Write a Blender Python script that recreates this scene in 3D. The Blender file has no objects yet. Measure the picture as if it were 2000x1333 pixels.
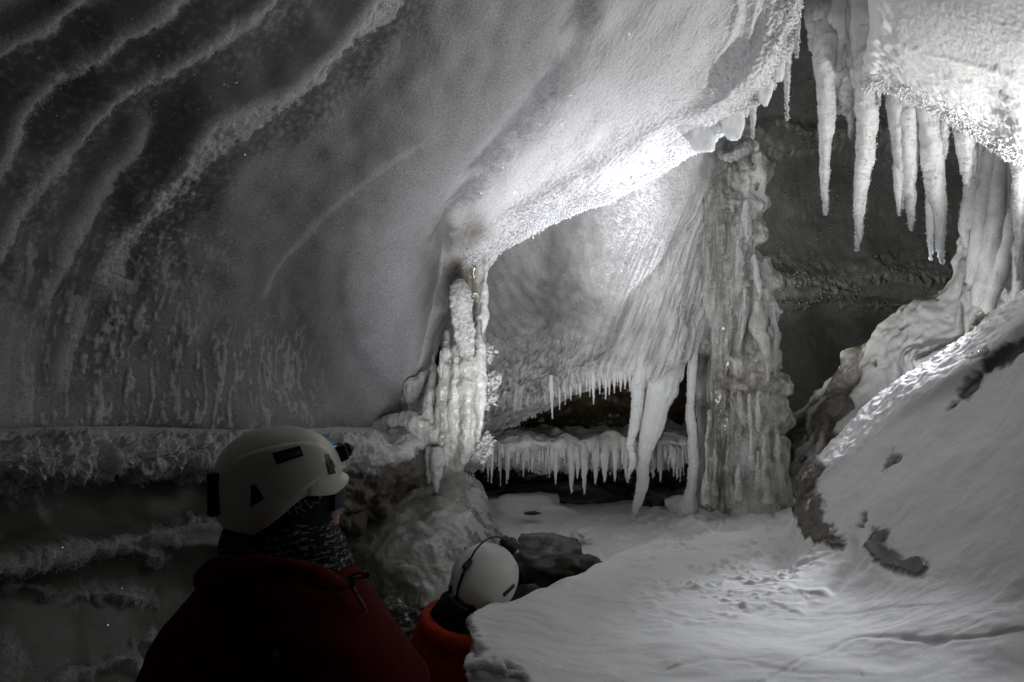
import bpy, math, random
import numpy as np
from mathutils import Vector, Matrix

rng = np.random.default_rng(7)
random.seed(7)
scene = bpy.context.scene
COL = scene.collection
F = 2000.0 * 24.0 / 36.0
CAMZ = 1.7

# ------------------------------------------------------------------ helpers
def unproj(px, py, d):
    px = np.asarray(px, float); py = np.asarray(py, float); d = np.asarray(d, float)
    return np.stack([(px - 1000.0) / F * d, d, CAMZ - (py - 666.5) / F * d], -1)

def V(px, py, d):
    return unproj(px, py, d)

def _hash(ix, iy, iz, seed):
    h = (ix.astype(np.uint32) * np.uint32(374761393) + iy.astype(np.uint32) * np.uint32(668265263)
         + iz.astype(np.uint32) * np.uint32(2147483647) + np.uint32(seed * 1274126177 & 0xffffffff))
    h = (h ^ (h >> np.uint32(13))) * np.uint32(1274126177)
    h = (h ^ (h >> np.uint32(15))) * np.uint32(2246822519)
    return h ^ (h >> np.uint32(16))

_G = np.array([[1,1,0],[-1,1,0],[1,-1,0],[-1,-1,0],[1,0,1],[-1,0,1],[1,0,-1],[-1,0,-1],
               [0,1,1],[0,-1,1],[0,1,-1],[0,-1,-1],[1,1,0],[-1,1,0],[0,-1,1],[0,-1,-1]], np.float32)

def pn(P, freq=1.0, seed=0):
    """gradient noise, about -1..1, P (...,3); freq scalar or 3-vector"""
    shp = P.shape[:-1]
    Q = (P.reshape(-1, 3) * np.asarray(freq, float)).astype(np.float32) + np.float32(500.0)
    I = np.floor(Q).astype(np.int64); f = Q - I
    u = f * f * f * (f * (f * 6 - 15) + 10)
    out = np.zeros(len(Q), np.float32)
    for dx in (0, 1):
        wx = u[:, 0] if dx else 1 - u[:, 0]
        for dy in (0, 1):
            wy = u[:, 1] if dy else 1 - u[:, 1]
            for dz in (0, 1):
                wz = u[:, 2] if dz else 1 - u[:, 2]
                g = _G[_hash(I[:, 0] + dx, I[:, 1] + dy, I[:, 2] + dz, seed) & np.uint32(15)]
                out += wx * wy * wz * (g[:, 0] * (f[:, 0] - dx) + g[:, 1] * (f[:, 1] - dy) + g[:, 2] * (f[:, 2] - dz))
    return (out * 1.2).reshape(shp)

def fbm(P, freq, octv, seed=0, gain=0.5):
    a = 1.0; s = 0
    for k in range(octv):
        s = s + a * pn(P, np.asarray(freq) * (2.03 ** k), seed + k * 17)
        a *= gain
    return s

def sst(a, b, x):
    t = np.clip((x - a) / (b - a), 0, 1)
    return t * t * (3 - 2 * t)

def gau(x, w):
    return np.exp(-(x / w) ** 2)

def crom(ctrl, counts):
    """Catmull-Rom along axis 0 of ctrl (R,...), counts[i] samples for interval i"""
    R = ctrl.shape[0]
    ext = np.concatenate([2 * ctrl[:1] - ctrl[1:2], ctrl, 2 * ctrl[-1:] - ctrl[-2:-1]], 0)
    out = []
    for i in range(R - 1):
        n = counts[i]
        t = np.arange(n) / n
        t = t.reshape((-1,) + (1,) * (ctrl.ndim - 1))
        p0, p1, p2, p3 = ext[i], ext[i + 1], ext[i + 2], ext[i + 3]
        out.append(0.5 * (2 * p1 + (p2 - p0) * t + (2 * p0 - 5 * p1 + 4 * p2 - p3) * t * t + (3 * p1 - p0 - 3 * p2 + p3) * t ** 3))
    out.append(ctrl[-1:])
    return np.concatenate(out, 0)

def polyd(px, py, poly):
    """signed distance to a polyline (positive to the right of travel in picture, i.e. y down) and arc length"""
    best = np.full(px.shape, 1e9); sgn = np.ones(px.shape); arc = np.zeros(px.shape)
    L = 0
    for (x0, y0), (x1, y1) in zip(poly[:-1], poly[1:]):
        dx, dy = x1 - x0, y1 - y0; l = math.hypot(dx, dy)
        t = np.clip(((px - x0) * dx + (py - y0) * dy) / (l * l), 0, 1)
        ex, ey = px - (x0 + t * dx), py - (y0 + t * dy)
        dd = np.hypot(ex, ey)
        m = dd < best
        best = np.where(m, dd, best)
        sgn = np.where(m, np.sign(dx * ey - dy * ex), sgn)
        arc = np.where(m, L + t * l, arc)
        L += l
    return best * sgn, arc, L

def smooth_poly(poly, n=8):
    return [tuple(p) for p in crom(np.array(poly, float), [n] * (len(poly) - 1))]

def grid_normals(Pg):
    du = np.gradient(Pg, axis=1); dv = np.gradient(Pg, axis=0)
    N = np.cross(du, dv)
    return N / (np.linalg.norm(N, axis=-1, keepdims=True) + 1e-12)

def grid_faces(nv, nu, off=0, wrap=False):
    a = np.arange(nv * nu).reshape(nv, nu) + off
    if wrap:
        a = np.concatenate([a, a[:, :1]], 1)
    return np.stack([a[:-1, :-1], a[:-1, 1:], a[1:, 1:], a[1:, :-1]], -1).reshape(-1, 4)

def make_obj(name, verts, quads=None, tris=None, mat=None, attrs=None, parent=None, smooth=True, matidx=None):
    me = bpy.data.meshes.new(name)
    verts = np.asarray(verts, np.float32).reshape(-1, 3)
    me.vertices.add(len(verts)); me.vertices.foreach_set('co', verts.ravel())
    quads = np.zeros((0, 4), int) if quads is None else np.asarray(quads, int).reshape(-1, 4)
    tris = np.zeros((0, 3), int) if tris is None else np.asarray(tris, int).reshape(-1, 3)
    li = np.concatenate([quads.ravel(), tris.ravel()]).astype(np.int32)
    me.loops.add(len(li)); me.loops.foreach_set('vertex_index', li)
    nq, nt = len(quads), len(tris)
    starts = np.concatenate([np.arange(nq) * 4, nq * 4 + np.arange(nt) * 3]).astype(np.int32)
    me.polygons.add(nq + nt); me.polygons.foreach_set('loop_start', starts)
    me.update(calc_edges=True)
    me.validate()
    if smooth:
        me.polygons.foreach_set('use_smooth', np.ones(len(me.polygons), bool))
    for k, v in (attrs or {}).items():
        at = me.attributes.new(k, 'FLOAT', 'POINT')
        at.data.foreach_set('value', np.asarray(v, np.float32).ravel())
    o = bpy.data.objects.new(name, me)
    COL.objects.link(o)
    for m in (mat if isinstance(mat, (list, tuple)) else [mat]):
        if m: me.materials.append(m)
    if parent: o.parent = parent
    return o

def tag(o, label=None, cat=None, group=None, kind=None):
    if label: o['label'] = label
    if cat: o['category'] = cat
    if group: o['group'] = group
    if kind: o['kind'] = kind
    return o

def empty(name, loc):
    o = bpy.data.objects.new(name, None); COL.objects.link(o)
    o.location = loc; o.empty_display_size = 0.1
    return o

def put(o, parent):
    """parent a mesh built in world coordinates under an empty"""
    o.parent = parent
    o.matrix_parent_inverse = Matrix.Translation(-Vector(parent.location))
    return o

class Sheet:
    """a surface from a lattice of (px, py, depth) columns"""
    def __init__(s, cols, cu, cv, flip=None):
        A = np.array(cols, float)             # (C,R,3)
        A = np.transpose(A, (1, 0, 2))        # (R,C,3)
        g = crom(A, cv)                       # rows fine
        g = np.transpose(crom(np.transpose(g, (1, 0, 2)), cu), (1, 0, 2))
        s.px, s.py, s.d = g[..., 0], g[..., 1], np.maximum(g[..., 2], 0.15)
        s.P = unproj(s.px, s.py, s.d)
        s.nv, s.nu = s.px.shape
        s.base = s.P.copy()
        N = grid_normals(s.P)
        view = s.P - np.array([0, 0, CAMZ])
        if flip is None:
            flip = np.median((N * view).sum(-1)) > 0
        s.flip = flip
        s.N = -N if flip else N
        s.attrs = {}
        s.extra = []      # (verts, tris, attr value dict)
    def disp(s, h):
        s.P = s.P + s.N * h[..., None]
    def renorm(s):
        N = grid_normals(s.P); s.N = -N if s.flip else N
    def shards(s, prob, n, lmin, lmax, bias=None, wid=0.22, frost=1.0, spread=0.7):
        p = np.clip(prob, 0, None).ravel().astype(float)
        if p.sum() <= 0: return
        idx = rng.choice(p.size, size=n, p=p / p.sum())
        B = s.P.reshape(-1, 3)[idx]; N = s.N.reshape(-1, 3)[idx]
        s.extra.append(shard_geo(B, N, lmin, lmax, bias, wid, spread) + (frost,))
    def build(s, name, mat, parent=None):
        q = grid_faces(s.nv, s.nu)
        if not s.flip: q = q
        else: q = q[:, ::-1]
        verts = [s.P.reshape(-1, 3)]; tris = []
        at = {k: [np.asarray(v, np.float32).ravel()] for k, v in s.attrs.items()}
        off = s.nv * s.nu
        for v, t, fr in s.extra:
            verts.append(v); tris.append(t + off); off += len(v)
            for k in at: at[k].append(np.full(len(v), fr if k == 'frost' else 0.0, np.float32))
        return make_obj(name, np.concatenate(verts), q, np.concatenate(tris) if tris else None, mat,
                        {k: np.concatenate(v) for k, v in at.items()}, parent)

def shard_geo(B, N, lmin, lmax, bias=None, wid=0.22, spread=0.7):
    n = len(B)
    D = N + rng.normal(0, spread, (n, 3)) + (np.array(bias) if bias is not None else 0)
    D /= np.linalg.norm(D, axis=1, keepdims=True) + 1e-9
    L = rng.uniform(lmin, lmax, (n, 1)) * rng.uniform(.5, 1, (n, 1))
    a = np.cross(D, rng.normal(0, 1, (n, 3))); a /= np.linalg.norm(a, axis=1, keepdims=True) + 1e-9
    b = np.cross(D, a)
    w = L * wid * rng.uniform(.6, 1.6, (n, 1))
    base = B - D * L * 0.2
    mid = B + D * L * 0.55
    v = np.stack([base, mid + a * w, mid + (-0.5 * a + 0.87 * b) * w * .8, mid + (-0.5 * a - 0.87 * b) * w, B + D * L], 1)
    t = np.array([[0, 2, 1], [0, 3, 2], [0, 1, 3], [4, 1, 2], [4, 2, 3], [4, 3, 1]])
    tris = (np.arange(n) * 5)[:, None, None] + t[None]
    return v.reshape(-1, 3), tris.reshape(-1, 3)

def tube_geo(pts, rad, nr=20, ns=10, squash=None, rough=0.0, rfreq=40.0, lump=0.0, lfreq=8.0, flute=0, fl_amp=0.0, seed=0, caps=True, stretch=1.0):
    """lumpy tube along world points; returns verts, quads, tris"""
    pts = np.asarray(pts, float); rad = np.asarray(rad, float)
    C = crom(np.concatenate([pts, rad[:, None]], 1), [ns] * (len(pts) - 1))
    c, r = C[:, :3], np.maximum(C[:, 3], 1e-4)
    T = np.gradient(c, axis=0); T /= np.linalg.norm(T, axis=1, keepdims=True) + 1e-9
    ref = np.array([0, 1.0, 0.05]) if abs(T[:, 1]).mean() < 0.8 else np.array([1.0, 0, 0])
    A = np.cross(T, ref); A /= np.linalg.norm(A, axis=1, keepdims=True) + 1e-9
    Bn = np.cross(T, A)
    th = np.linspace(0, 2 * np.pi, nr, endpoint=False)
    sq = 1.0 if squash is None else squash
    dirs = A[:, None, :] * np.cos(th)[None, :, None] + Bn[:, None, :] * np.sin(th)[None, :, None] * sq
    R = np.repeat(r[:, None], nr, 1)
    P = c[:, None, :] + dirs * R[..., None]
    sc = np.array([1, 1, 1 / stretch])
    if lump: R = R * (1 + lump * pn(P, lfreq * sc, seed))
    if flute: R = R * (1 + fl_amp * np.cos(flute * th[None, :] + 2.0 * pn(P, 3.0, seed + 3)))
    if rough: R = R + rough * pn(P, rfreq, seed + 5) + rough * .6 * pn(P, rfreq * 2.1, seed + 6)
    P = c[:, None, :] + dirs * R[..., None]
    m = len(c)
    v = np.concatenate([P.reshape(-1, 3), c[:1], c[-1:] + T[-1:] * r[-1]], 0)
    q = grid_faces(m, nr, 0, True)
    i = np.arange(nr); j = (i + 1) % nr
    t1 = np.stack([np.full(nr, m * nr), j, i], 1)
    b = (m - 1) * nr
    t2 = np.stack([np.full(nr, m * nr + 1), b + i, b + j], 1)
    return v, q, np.concatenate([t1, t2])

def join_geo(parts):
    vs, qs, ts = [], [], []; off = 0
    for v, q, t in parts:
        vs.append(v); off0 = off; off += len(v)
        if q is not None and len(q): qs.append(np.asarray(q) + off0)
        if t is not None and len(t): ts.append(np.asarray(t) + off0)
    return np.concatenate(vs), (np.concatenate(qs) if qs else None), (np.concatenate(ts) if ts else None)

# ------------------------------------------------------------------ materials
def new_mat(name):
    m = bpy.data.materials.new(name); m.use_nodes = True
    nt = m.node_tree; nt.nodes.clear()
    out = nt.nodes.new('ShaderNodeOutputMaterial')
    return m, nt, out

def N_(nt, typ, **kw):
    n = nt.nodes.new(typ)
    for k, v in kw.items():
        if k.startswith('i_'):
            n.inputs[k[2:].replace('_', ' ')].default_value = v
        else:
            setattr(n, k, v)
    return n

def math_(nt, op, a, b=None, c=None, clamp=False):
    n = nt.nodes.new('ShaderNodeMath'); n.operation = op; n.use_clamp = clamp
    for i, x in enumerate((a, b, c)):
        if x is None: continue
        if isinstance(x, (int, float)): n.inputs[i].default_value = x
        else: nt.links.new(x, n.inputs[i])
    return n.outputs[0]

def mixc(nt, fac, a, b):
    n = nt.nodes.new('ShaderNodeMix'); n.data_type = 'RGBA'
    for sock, x in ((n.inputs[0], fac), (n.inputs[6], a), (n.inputs[7], b)):
        if isinstance(x, (int, float)): sock.default_value = x
        elif isinstance(x, tuple): sock.default_value = (*x, 1) if len(x) == 3 else x
        else: nt.links.new(x, sock)
    return n.outputs[2]

def ice_material(name, ice=(.13, .135, .14), frost=(.82, .82, .83), dirt=(.11, .075, .035), grain=160.0, bump=0.5, rough_ice=.25,
                 spark=True, attr=True, base_frost=1.0, sss=0.0, mottle=0.35, spark_scale=220.0, thresh=0.5, coat=0.0, big_bump=0.0, trans=0.0):
    m, nt, out = new_mat(name); L = nt.links
    tc = N_(nt, 'ShaderNodeTexCoord')
    geo = N_(nt, 'ShaderNodeNewGeometry')
    b = N_(nt, 'ShaderNodeBsdfPrincipled')
    n1 = N_(nt, 'ShaderNodeTexNoise', i_Scale=grain, i_Detail=2.0); L.new(geo.outputs['Position'], n1.inputs['Vector'])
    n2 = N_(nt, 'ShaderNodeTexNoise', i_Scale=9.0, i_Detail=5.0); L.new(geo.outputs['Position'], n2.inputs['Vector'])
    if attr:
        fa = N_(nt, 'ShaderNodeAttribute', attribute_name='frost').outputs['Fac']
        da = N_(nt, 'ShaderNodeAttribute', attribute_name='dirt').outputs['Fac']
    else:
        v = N_(nt, 'ShaderNodeValue'); v.outputs[0].default_value = base_frost; fa = v.outputs[0]
        v = N_(nt, 'ShaderNodeValue'); v.outputs[0].default_value = 0; da = v.outputs[0]
    # granular frost coverage
    # frost lies as grains: its cover breaks up wherever it is thinner than full
    brk = math_(nt, 'MULTIPLY_ADD', math_(nt, 'MULTIPLY', fa, math_(nt, 'SUBTRACT', 1.0, fa, clamp=True), clamp=True), 4.0 * thresh * 2.2, thresh * .8)
    g = math_(nt, 'MULTIPLY_ADD', math_(nt, 'SUBTRACT', n1.outputs['Fac'], 0.5), brk, fa)
    g = math_(nt, 'MULTIPLY_ADD', math_(nt, 'SUBTRACT', n2.outputs['Fac'], 0.5), mottle, g)
    g = math_(nt, 'MAXIMUM', math_(nt, 'MINIMUM', g, 1.0), 0.0)
    icec = mixc(nt, n2.outputs['Fac'], tuple(x * .75 for x in ice), tuple(min(1, x * 1.3) for x in ice))
    col = mixc(nt, g, icec, frost)
    d2 = math_(nt, 'MULTIPLY_ADD', math_(nt, 'SUBTRACT', n2.outputs['Fac'], 0.5), 0.6, da)
    d2 = math_(nt, 'MULTIPLY', math_(nt, 'MAXIMUM', math_(nt, 'MINIMUM', d2, 1.0), 0.0), math_(nt, 'GREATER_THAN', da, 0.01))
    col = mixc(nt, d2, col, dirt)
    L.new(col, b.inputs['Base Color'])
    r = math_(nt, 'MULTIPLY_ADD', g, 0.8 - rough_ice, rough_ice)
    L.new(r, b.inputs['Roughness'])
    if trans:
        L.new(math_(nt, 'MULTIPLY', math_(nt, 'SUBTRACT', 1.0, g, clamp=True), trans), b.inputs['Transmission Weight']); b.inputs['IOR'].default_value = 1.31
    if coat:
        b.inputs['Coat Weight'].default_value = coat; b.inputs['Coat Roughness'].default_value = .06
    if sss:
        b.inputs['Subsurface Weight'].default_value = sss
        b.inputs['Subsurface Scale'].default_value = 0.03
        b.inputs['Subsurface Radius'].default_value = (0.9, 1.0, 1.05)
    bp = N_(nt, 'ShaderNodeBump', i_Distance=0.006)
    L.new(math_(nt, 'MULTIPLY_ADD', g, bump * .8, bump * .2), bp.inputs['Strength'])
    L.new(n1.outputs['Fac'], bp.inputs['Height'])
    L.new(bp.outputs['Normal'], b.inputs['Normal'])
    if big_bump:
        b2 = N_(nt, 'ShaderNodeBump', i_Distance=.02, i_Strength=big_bump)
        n3 = N_(nt, 'ShaderNodeTexNoise', i_Scale=22.0, i_Detail=2.0); L.new(geo.outputs['Position'], n3.inputs['Vector'])
        L.new(n3.outputs['Fac'], b2.inputs['Height']); L.new(b2.outputs[0], bp.inputs['Normal']); L.new(b2.outputs[0], b.inputs['Coat Normal'])
    if spark:
        vo = N_(nt, 'ShaderNodeTexVoronoi', i_Scale=spark_scale); L.new(geo.outputs['Position'], vo.inputs['Vector'])
        sep = N_(nt, 'ShaderNodeSeparateColor'); L.new(vo.outputs['Color'], sep.inputs[0])
        mask = math_(nt, 'MULTIPLY', math_(nt, 'GREATER_THAN', sep.outputs[0], 0.972), math_(nt, 'LESS_THAN', vo.outputs['Distance'], 0.35))
        vm = N_(nt, 'ShaderNodeVectorMath', operation='MULTIPLY_ADD')
        L.new(vo.outputs['Color'], vm.inputs[0]); vm.inputs[1].default_value = (3, 3, 3)
        va = N_(nt, 'ShaderNodeVectorMath', operation='ADD'); L.new(geo.outputs['Normal'], va.inputs[0]); va.inputs[1].default_value = (-1.5, -1.5, -1.5)
        L.new(va.outputs[0], vm.inputs[2])
        vn = N_(nt, 'ShaderNodeVectorMath', operation='NORMALIZE'); L.new(vm.outputs[0], vn.inputs[0])
        gl = N_(nt, 'ShaderNodeBsdfGlossy'); gl.inputs['Roughness'].default_value = 0.14; L.new(vn.outputs[0], gl.inputs['Normal'])
        gl.inputs['Color'].default_value = (.9, .9, .9, 1)
        mx = N_(nt, 'ShaderNodeMixShader'); L.new(math_(nt, 'MULTIPLY', mask, 0.6), mx.inputs[0]); L.new(b.outputs[0], mx.inputs[1]); L.new(gl.outputs[0], mx.inputs[2])
        L.new(mx.outputs[0], out.inputs[0])
    else:
        L.new(b.outputs[0], out.inputs[0])
    return m

def simple_mat(name, col, rough=.5, bump=0.0, bscale=200.0, mott=0.0, spec=.3, metallic=0.0, emit=None, coat=0.0):
    m, nt, out = new_mat(name); L = nt.links
    b = N_(nt, 'ShaderNodeBsdfPrincipled')
    b.inputs['Roughness'].default_value = rough; b.inputs['Metallic'].default_value = metallic
    b.inputs['Specular IOR Level'].default_value = spec
    b.inputs['Coat Weight'].default_value = coat
    geo = N_(nt, 'ShaderNodeTexCoord')
    n = N_(nt, 'ShaderNodeTexNoise', i_Scale=bscale, i_Detail=3.0); L.new(geo.outputs['Object'], n.inputs['Vector'])
    lo = tuple(max(0, c * (1 - mott)) for c in col); hi = tuple(min(1, c * (1 + mott)) for c in col)
    L.new(mixc(nt, n.outputs['Fac'], lo, hi), b.inputs['Base Color'])
    if bump:
        bp = N_(nt, 'ShaderNodeBump', i_Strength=bump, i_Distance=0.003); L.new(n.outputs['Fac'], bp.inputs['Height']); L.new(bp.outputs[0], b.inputs['Normal'])
    if emit:
        b.inputs['Emission Color'].default_value = (*emit[0], 1); b.inputs['Emission Strength'].default_value = emit[1]
    L.new(b.outputs[0], out.inputs[0])
    return m

M_wall = ice_material('frosted_wall_ice', ice=(.17, .172, .18), rough_ice=.5, mottle=.05, grain=170.0, thresh=.40)
M_alc = ice_material('alcove_ice', ice=(.15, .155, .14), frost=(.82, .82, .80), grain=190.0)
M_back = ice_material('back_wall_ice', ice=(.13, .13, .125), frost=(.5, .5, .49), spark=False, grain=120.0, bump=.25)
M_snow = ice_material('snow', ice=(.06, .055, .05), frost=(.82, .82, .81), dirt=(.09, .065, .04), grain=260.0, bump=.12, spark_scale=300.0, mottle=0.10, thresh=.5, rough_ice=.35)
M_low = ice_material('lower_wall_ice', ice=(.13, .13, .115), frost=(.70, .71, .71), dirt=(.12, .085, .05), grain=120.0, rough_ice=.45)
M_clear = ice_material('clear_ice', ice=(.55, .57, .52), frost=(.52, .53, .49), grain=9.0, thresh=.2, rough_ice=.08, bump=.3, mottle=.7, coat=1.0, big_bump=.28, trans=.8)
M_icicle = ice_material('icicle_ice', ice=(.40, .41, .40), frost=(.80, .81, .80), grain=220.0, attr=False, base_frost=.9, bump=.5, mottle=.5, sss=.7, spark=True)
M_drip = ice_material('dripstone_ice', ice=(.34, .35, .34), frost=(.74, .75, .74), grain=120.0, attr=False, base_frost=.75, bump=.25, mottle=1.0, rough_ice=.15, spark=False)
M_column = ice_material('column_ice', ice=(.23, .23, .20), frost=(.78, .78, .75), dirt=(.15, .10, .05), grain=140.0, rough_ice=.12, coat=.6, big_bump=.2)
M_ramp = ice_material('ramp_ice', ice=(.30, .30, .28), frost=(.74, .74, .73), dirt=(.10, .06, .025), grain=40.0, bump=.15, rough_ice=.18, spark=False)
# ================================================================== THE CAVE
def lip_rows(cols, kinds):
    out = []
    for c, k in zip(cols, kinds):
        x, y, d = c[-1]
        if k == 'w': out.append(c + [(x, y + 45, d + .25), (x, y + 160, d + .5)])
        elif k == 'm': out.append(c + [(x, y + 5, d + .45), (x, y + 10, d + 1.0)])
        else: out.append(c + [(x, y - 22, d + .32), (x, y - 120, d + 1.0)])
    return out

# ---------------------------------------------------------------- ceiling sweeping down into the left wall
S1cols = [
 [(-400,-700,.9),(-450,-300,1.15),(-450,50,1.3),(-450,350,1.4),(-450,620,1.45),(-450,860,1.5)],
 [(-50,-700,1.0),(-150,-250,1.35),(-180,80,1.55),(-190,380,1.7),(-180,640,1.75),(-170,850,1.8)],
 [(200,-700,1.1),(100,-250,1.5),(60,100,1.75),(30,400,1.95),(20,660,2.05),(20,845,2.1)],
 [(400,-700,1.2),(350,-230,1.65),(270,130,1.95),(200,430,2.25),(190,670,2.4),(200,835,2.45)],
 [(600,-680,1.25),(560,-200,1.8),(470,180,2.2),(390,470,2.55),(370,680,2.7),(380,832,2.75)],
 [(800,-650,1.35),(760,-180,1.95),(650,210,2.45),(560,490,2.9),(530,690,3.1),(540,830,3.05)],
 [(950,-620,1.4),(900,-150,2.05),(780,250,2.65),(690,510,3.2),(660,700,3.5),(680,830,3.45)],
 [(1080,-600,1.45),(1020,-130,2.15),(880,260,2.8),(800,480,3.3),(790,660,3.75),(800,810,3.85)],
 [(1200,-580,1.5),(1130,-120,2.25),(970,250,2.9),(880,420,3.4),(868,540,3.75),(862,650,3.95)],
 [(1300,-560,1.55),(1230,-110,2.3),(1080,220,2.95),(980,390,3.35),(945,460,3.55),(945,512,3.7)],
 [(1400,-540,1.6),(1330,-100,2.35),(1180,200,2.95),(1070,350,3.3),(1030,420,3.5),(1018,462,3.65)],
 [(1480,-520,1.65),(1420,-110,2.4),(1290,150,2.9),(1190,290,3.25),(1160,345,3.45),(1150,398,3.62)],
 [(1560,-500,1.7),(1500,-120,2.4),(1400,80,2.8),(1320,210,3.1),(1290,270,3.35),(1280,332,3.55)],
 [(1620,-480,1.75),(1560,-150,2.4),(1490,20,2.7),(1430,130,2.95),(1405,215,3.2),(1400,272,3.4)],
 [(1680,-460,1.8),(1610,-180,2.4),(1560,-60,2.6),(1515,50,2.8),(1495,140,3.05),(1482,205,3.25)],
 [(1750,-440,1.9),(1680,-230,2.4),(1630,-140,2.55),(1590,-60,2.7),(1562,0,2.9),(1540,110,3.1)],
 [(1820,-420,2.0),(1760,-280,2.4),(1700,-220,2.5),(1650,-170,2.65),(1610,-120,2.8),(1580,-60,3.0)],
]
for ci_, dd_ in {5: (2.0, 2.48, 2.9, 3.08, 3.05), 6: (2.15, 2.68, 3.12, 3.42, 3.45), 7: (2.32, 2.86, 3.26, 3.66, 3.85), 8: (2.46, 2.98, 3.38, 3.72, 3.95), 9: (2.56, 3.06, 3.42, 3.56, 3.80), 10: (2.6, 3.08, 3.40, 3.52, 3.80),
                 11: (2.62, 3.05, 3.33, 3.45, 3.76), 12: (2.62, 2.98, 3.2, 3.33, 3.69), 13: (2.58, 2.9, 3.08, 3.19, 3.54), 14: (2.54, 2.76, 2.92, 3.04, 3.37), 15: (2.5, 2.66, 2.79, 2.92, 3.18)}.items():
    for r_i, d_ in enumerate(dd_): S1cols[ci_][r_i + 1] = S1cols[ci_][r_i + 1][:2] + (d_,)
S1cols = lip_rows(S1cols, 'wwwwwwwwmllllllll')
S = Sheet(S1cols, [24,40,60,60,70,75,75,70,60,60,75,75,70,60,50,26], [24,70,125,125,115,100,24,10])
px, py, P = S.px, S.py, S.P
rows = np.linspace(0, 1, S.nv)[:, None] * np.ones((1, S.nu))
inner_row = 24+70+125+125+115
ridx = np.arange(S.nv)[:, None] * np.ones((1, S.nu))
vis = sst(inner_row + 130, inner_row + 95, ridx)

big = fbm(P, 1.4, 2, 3)
h = 0.03 * big + 0.012 * pn(P, 9, 5)
frost = 0.45 + 0.05 * fbm(P, 3.0, 2, 11)
dirt = np.zeros_like(px)
rag = 9 * pn(P, 14, 21) + 11 * pn(P, 34, 22) + 8 * pn(P, 80, 23)
# smooth misty ice in the middle scallop
mid = gau(np.hypot((px - 690) / 1.2, (py - 620) * 1.0), 260)
frost = frost * (1 - .55 * mid)
# coarse frost right of the crack
crack = smooth_poly([(872,470),(880,440),(898,405),(950,320),(1000,260),(1050,200),(1090,150),(1130,60),(1152,-20),(1190,-120)])
cs, ca, _ = polyd(px, py, crack)
rc = sst(-60, 40, cs) * sst(inner_row + 6, inner_row - 5, ridx + 0) + 0
frost = frost + rc * 0.40
frost -= 0.55 * gau(cs + rag * .8, 22) * sst(-0.7, 0.5, pn(P, 6, 31) + .25)
h += -0.035 * gau(cs, 26) + 0.02 * gau(cs - 45, 40)

ridges = [
 ([(200,600),(215,500),(265,430),(330,340),(392,240),(420,218),(480,203),(560,168),(602,138),(640,103),(690,45),(740,-20),(810,-90)], .075, 34, 130),
 ([(-60,600),(20,440),(60,360),(100,322),(160,235),(195,190),(218,163),(260,140),(330,110),(400,70),(480,15),(540,-40),(640,-120)], .06, 22, 110),
 ([(-60,370),(0,290),(40,212),(80,165),(120,125),(200,75),(290,25),(350,-25),(430,-90)], .055, 20, 90),
 ([(70,640),(130,480),(170,400),(215,320),(245,285),(292,200)], .04, 14, 60),
 ([(95,790),(125,740),(150,660),(165,610),(166,555)], .035, 15, 50),
 ([(490,610),(530,530),(570,480),(620,420),(680,370),(740,320),(800,280),(860,245)], .016, 16, 130),
 ([(-60,130),(0,92),(60,60),(120,10),(180,-40)], .05, 22, 70),
]
speck = 0.5 + 0.5 * pn(P, 55, 41)
for k, (pl, A, w, back) in enumerate(ridges):
    s, a, Ltot = polyd(px, py, smooth_poly(pl, 5))
    end = sst(0, 60, a) * sst(Ltot, Ltot - 60, a)
    end = np.where(np.abs(s) < 250, end, 0)
    w2 = w * (1.25 if k == 0 else .95) * (0.6 + 0.8 * sst(-.5, .5, pn(P, 4, 70 + k)))
    sr = s + rag * (0.9 if k == 0 else 0.55 if w > 16 else .3)
    band = sst(-34 if A > .03 else -14, 5, s) * sst(w2 + 4, w2 - 4, sr)
    if A > .03: frost = frost * (1 - .75 * end * sst(w2 - 6, w2 + 4, sr) * sst(w2 + 80, w2 + 15, sr))
    smooth_ = sst(-back * 1.1, -back * .6, s) * sst(-6, -22, s) * end
    if A > .03:
        frost = frost * (1 - (.95 if k == 0 else .8) * smooth_)
        speckle = sst(w2 - 4, w2 + 6, sr) * sst(150, 40, s)
        frost = frost + end * speckle * (speck - .55) * .9
    frost = np.maximum(frost, band * end * (.95 if k == 0 else .78 if A > .03 else .56))
    endm = end * (.55 + .45 * sst(-.35, .35, pn(P, 2.2, 90 + k)))
    h += .75 * A * endm * sst(-back, 0, s) * sst(w2 + 12, -w2 * .3, sr)
# vertical frost streaks low on the wall
Pst = P * np.array([1, 1, .16])
streak = pn(Pst, 34, 51) + .8 * pn(Pst, 75, 52) + .5 * pn(P, 40, 53)
zone = (gau((px - 240), 95) * sst(540, 640, py) + gau(px - 420, 85) * sst(600, 700, py) * .9 + gau(px - 100, 60) * sst(420, 520, py) * .8
        + gau(px - 560, 60) * sst(560, 690, py) * .5 + gau(np.hypot(px - 300, (py - 470) * .7), 110) * .7) * sst(860, 820, py)
sm = np.clip(zone, 0, 1) * sst(.05, .55, streak)
frost += .75 * sm - .18 * np.clip(zone, 0, 1)
h += .007 * sm
# dark smooth curved bands in the middle scallop
for cx, cy, r, w in ((820, 560, 215, 26), (830, 560, 165, 14), (840, 580, 270, 20)):
    rr = np.hypot(px - cx, (py - cy) * .75)
    h -= .012 * gau(rr - r, w) * sst(450, 600, py)
    frost -= .12 * gau(rr - r, w) * sst(450, 600, py)
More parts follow.
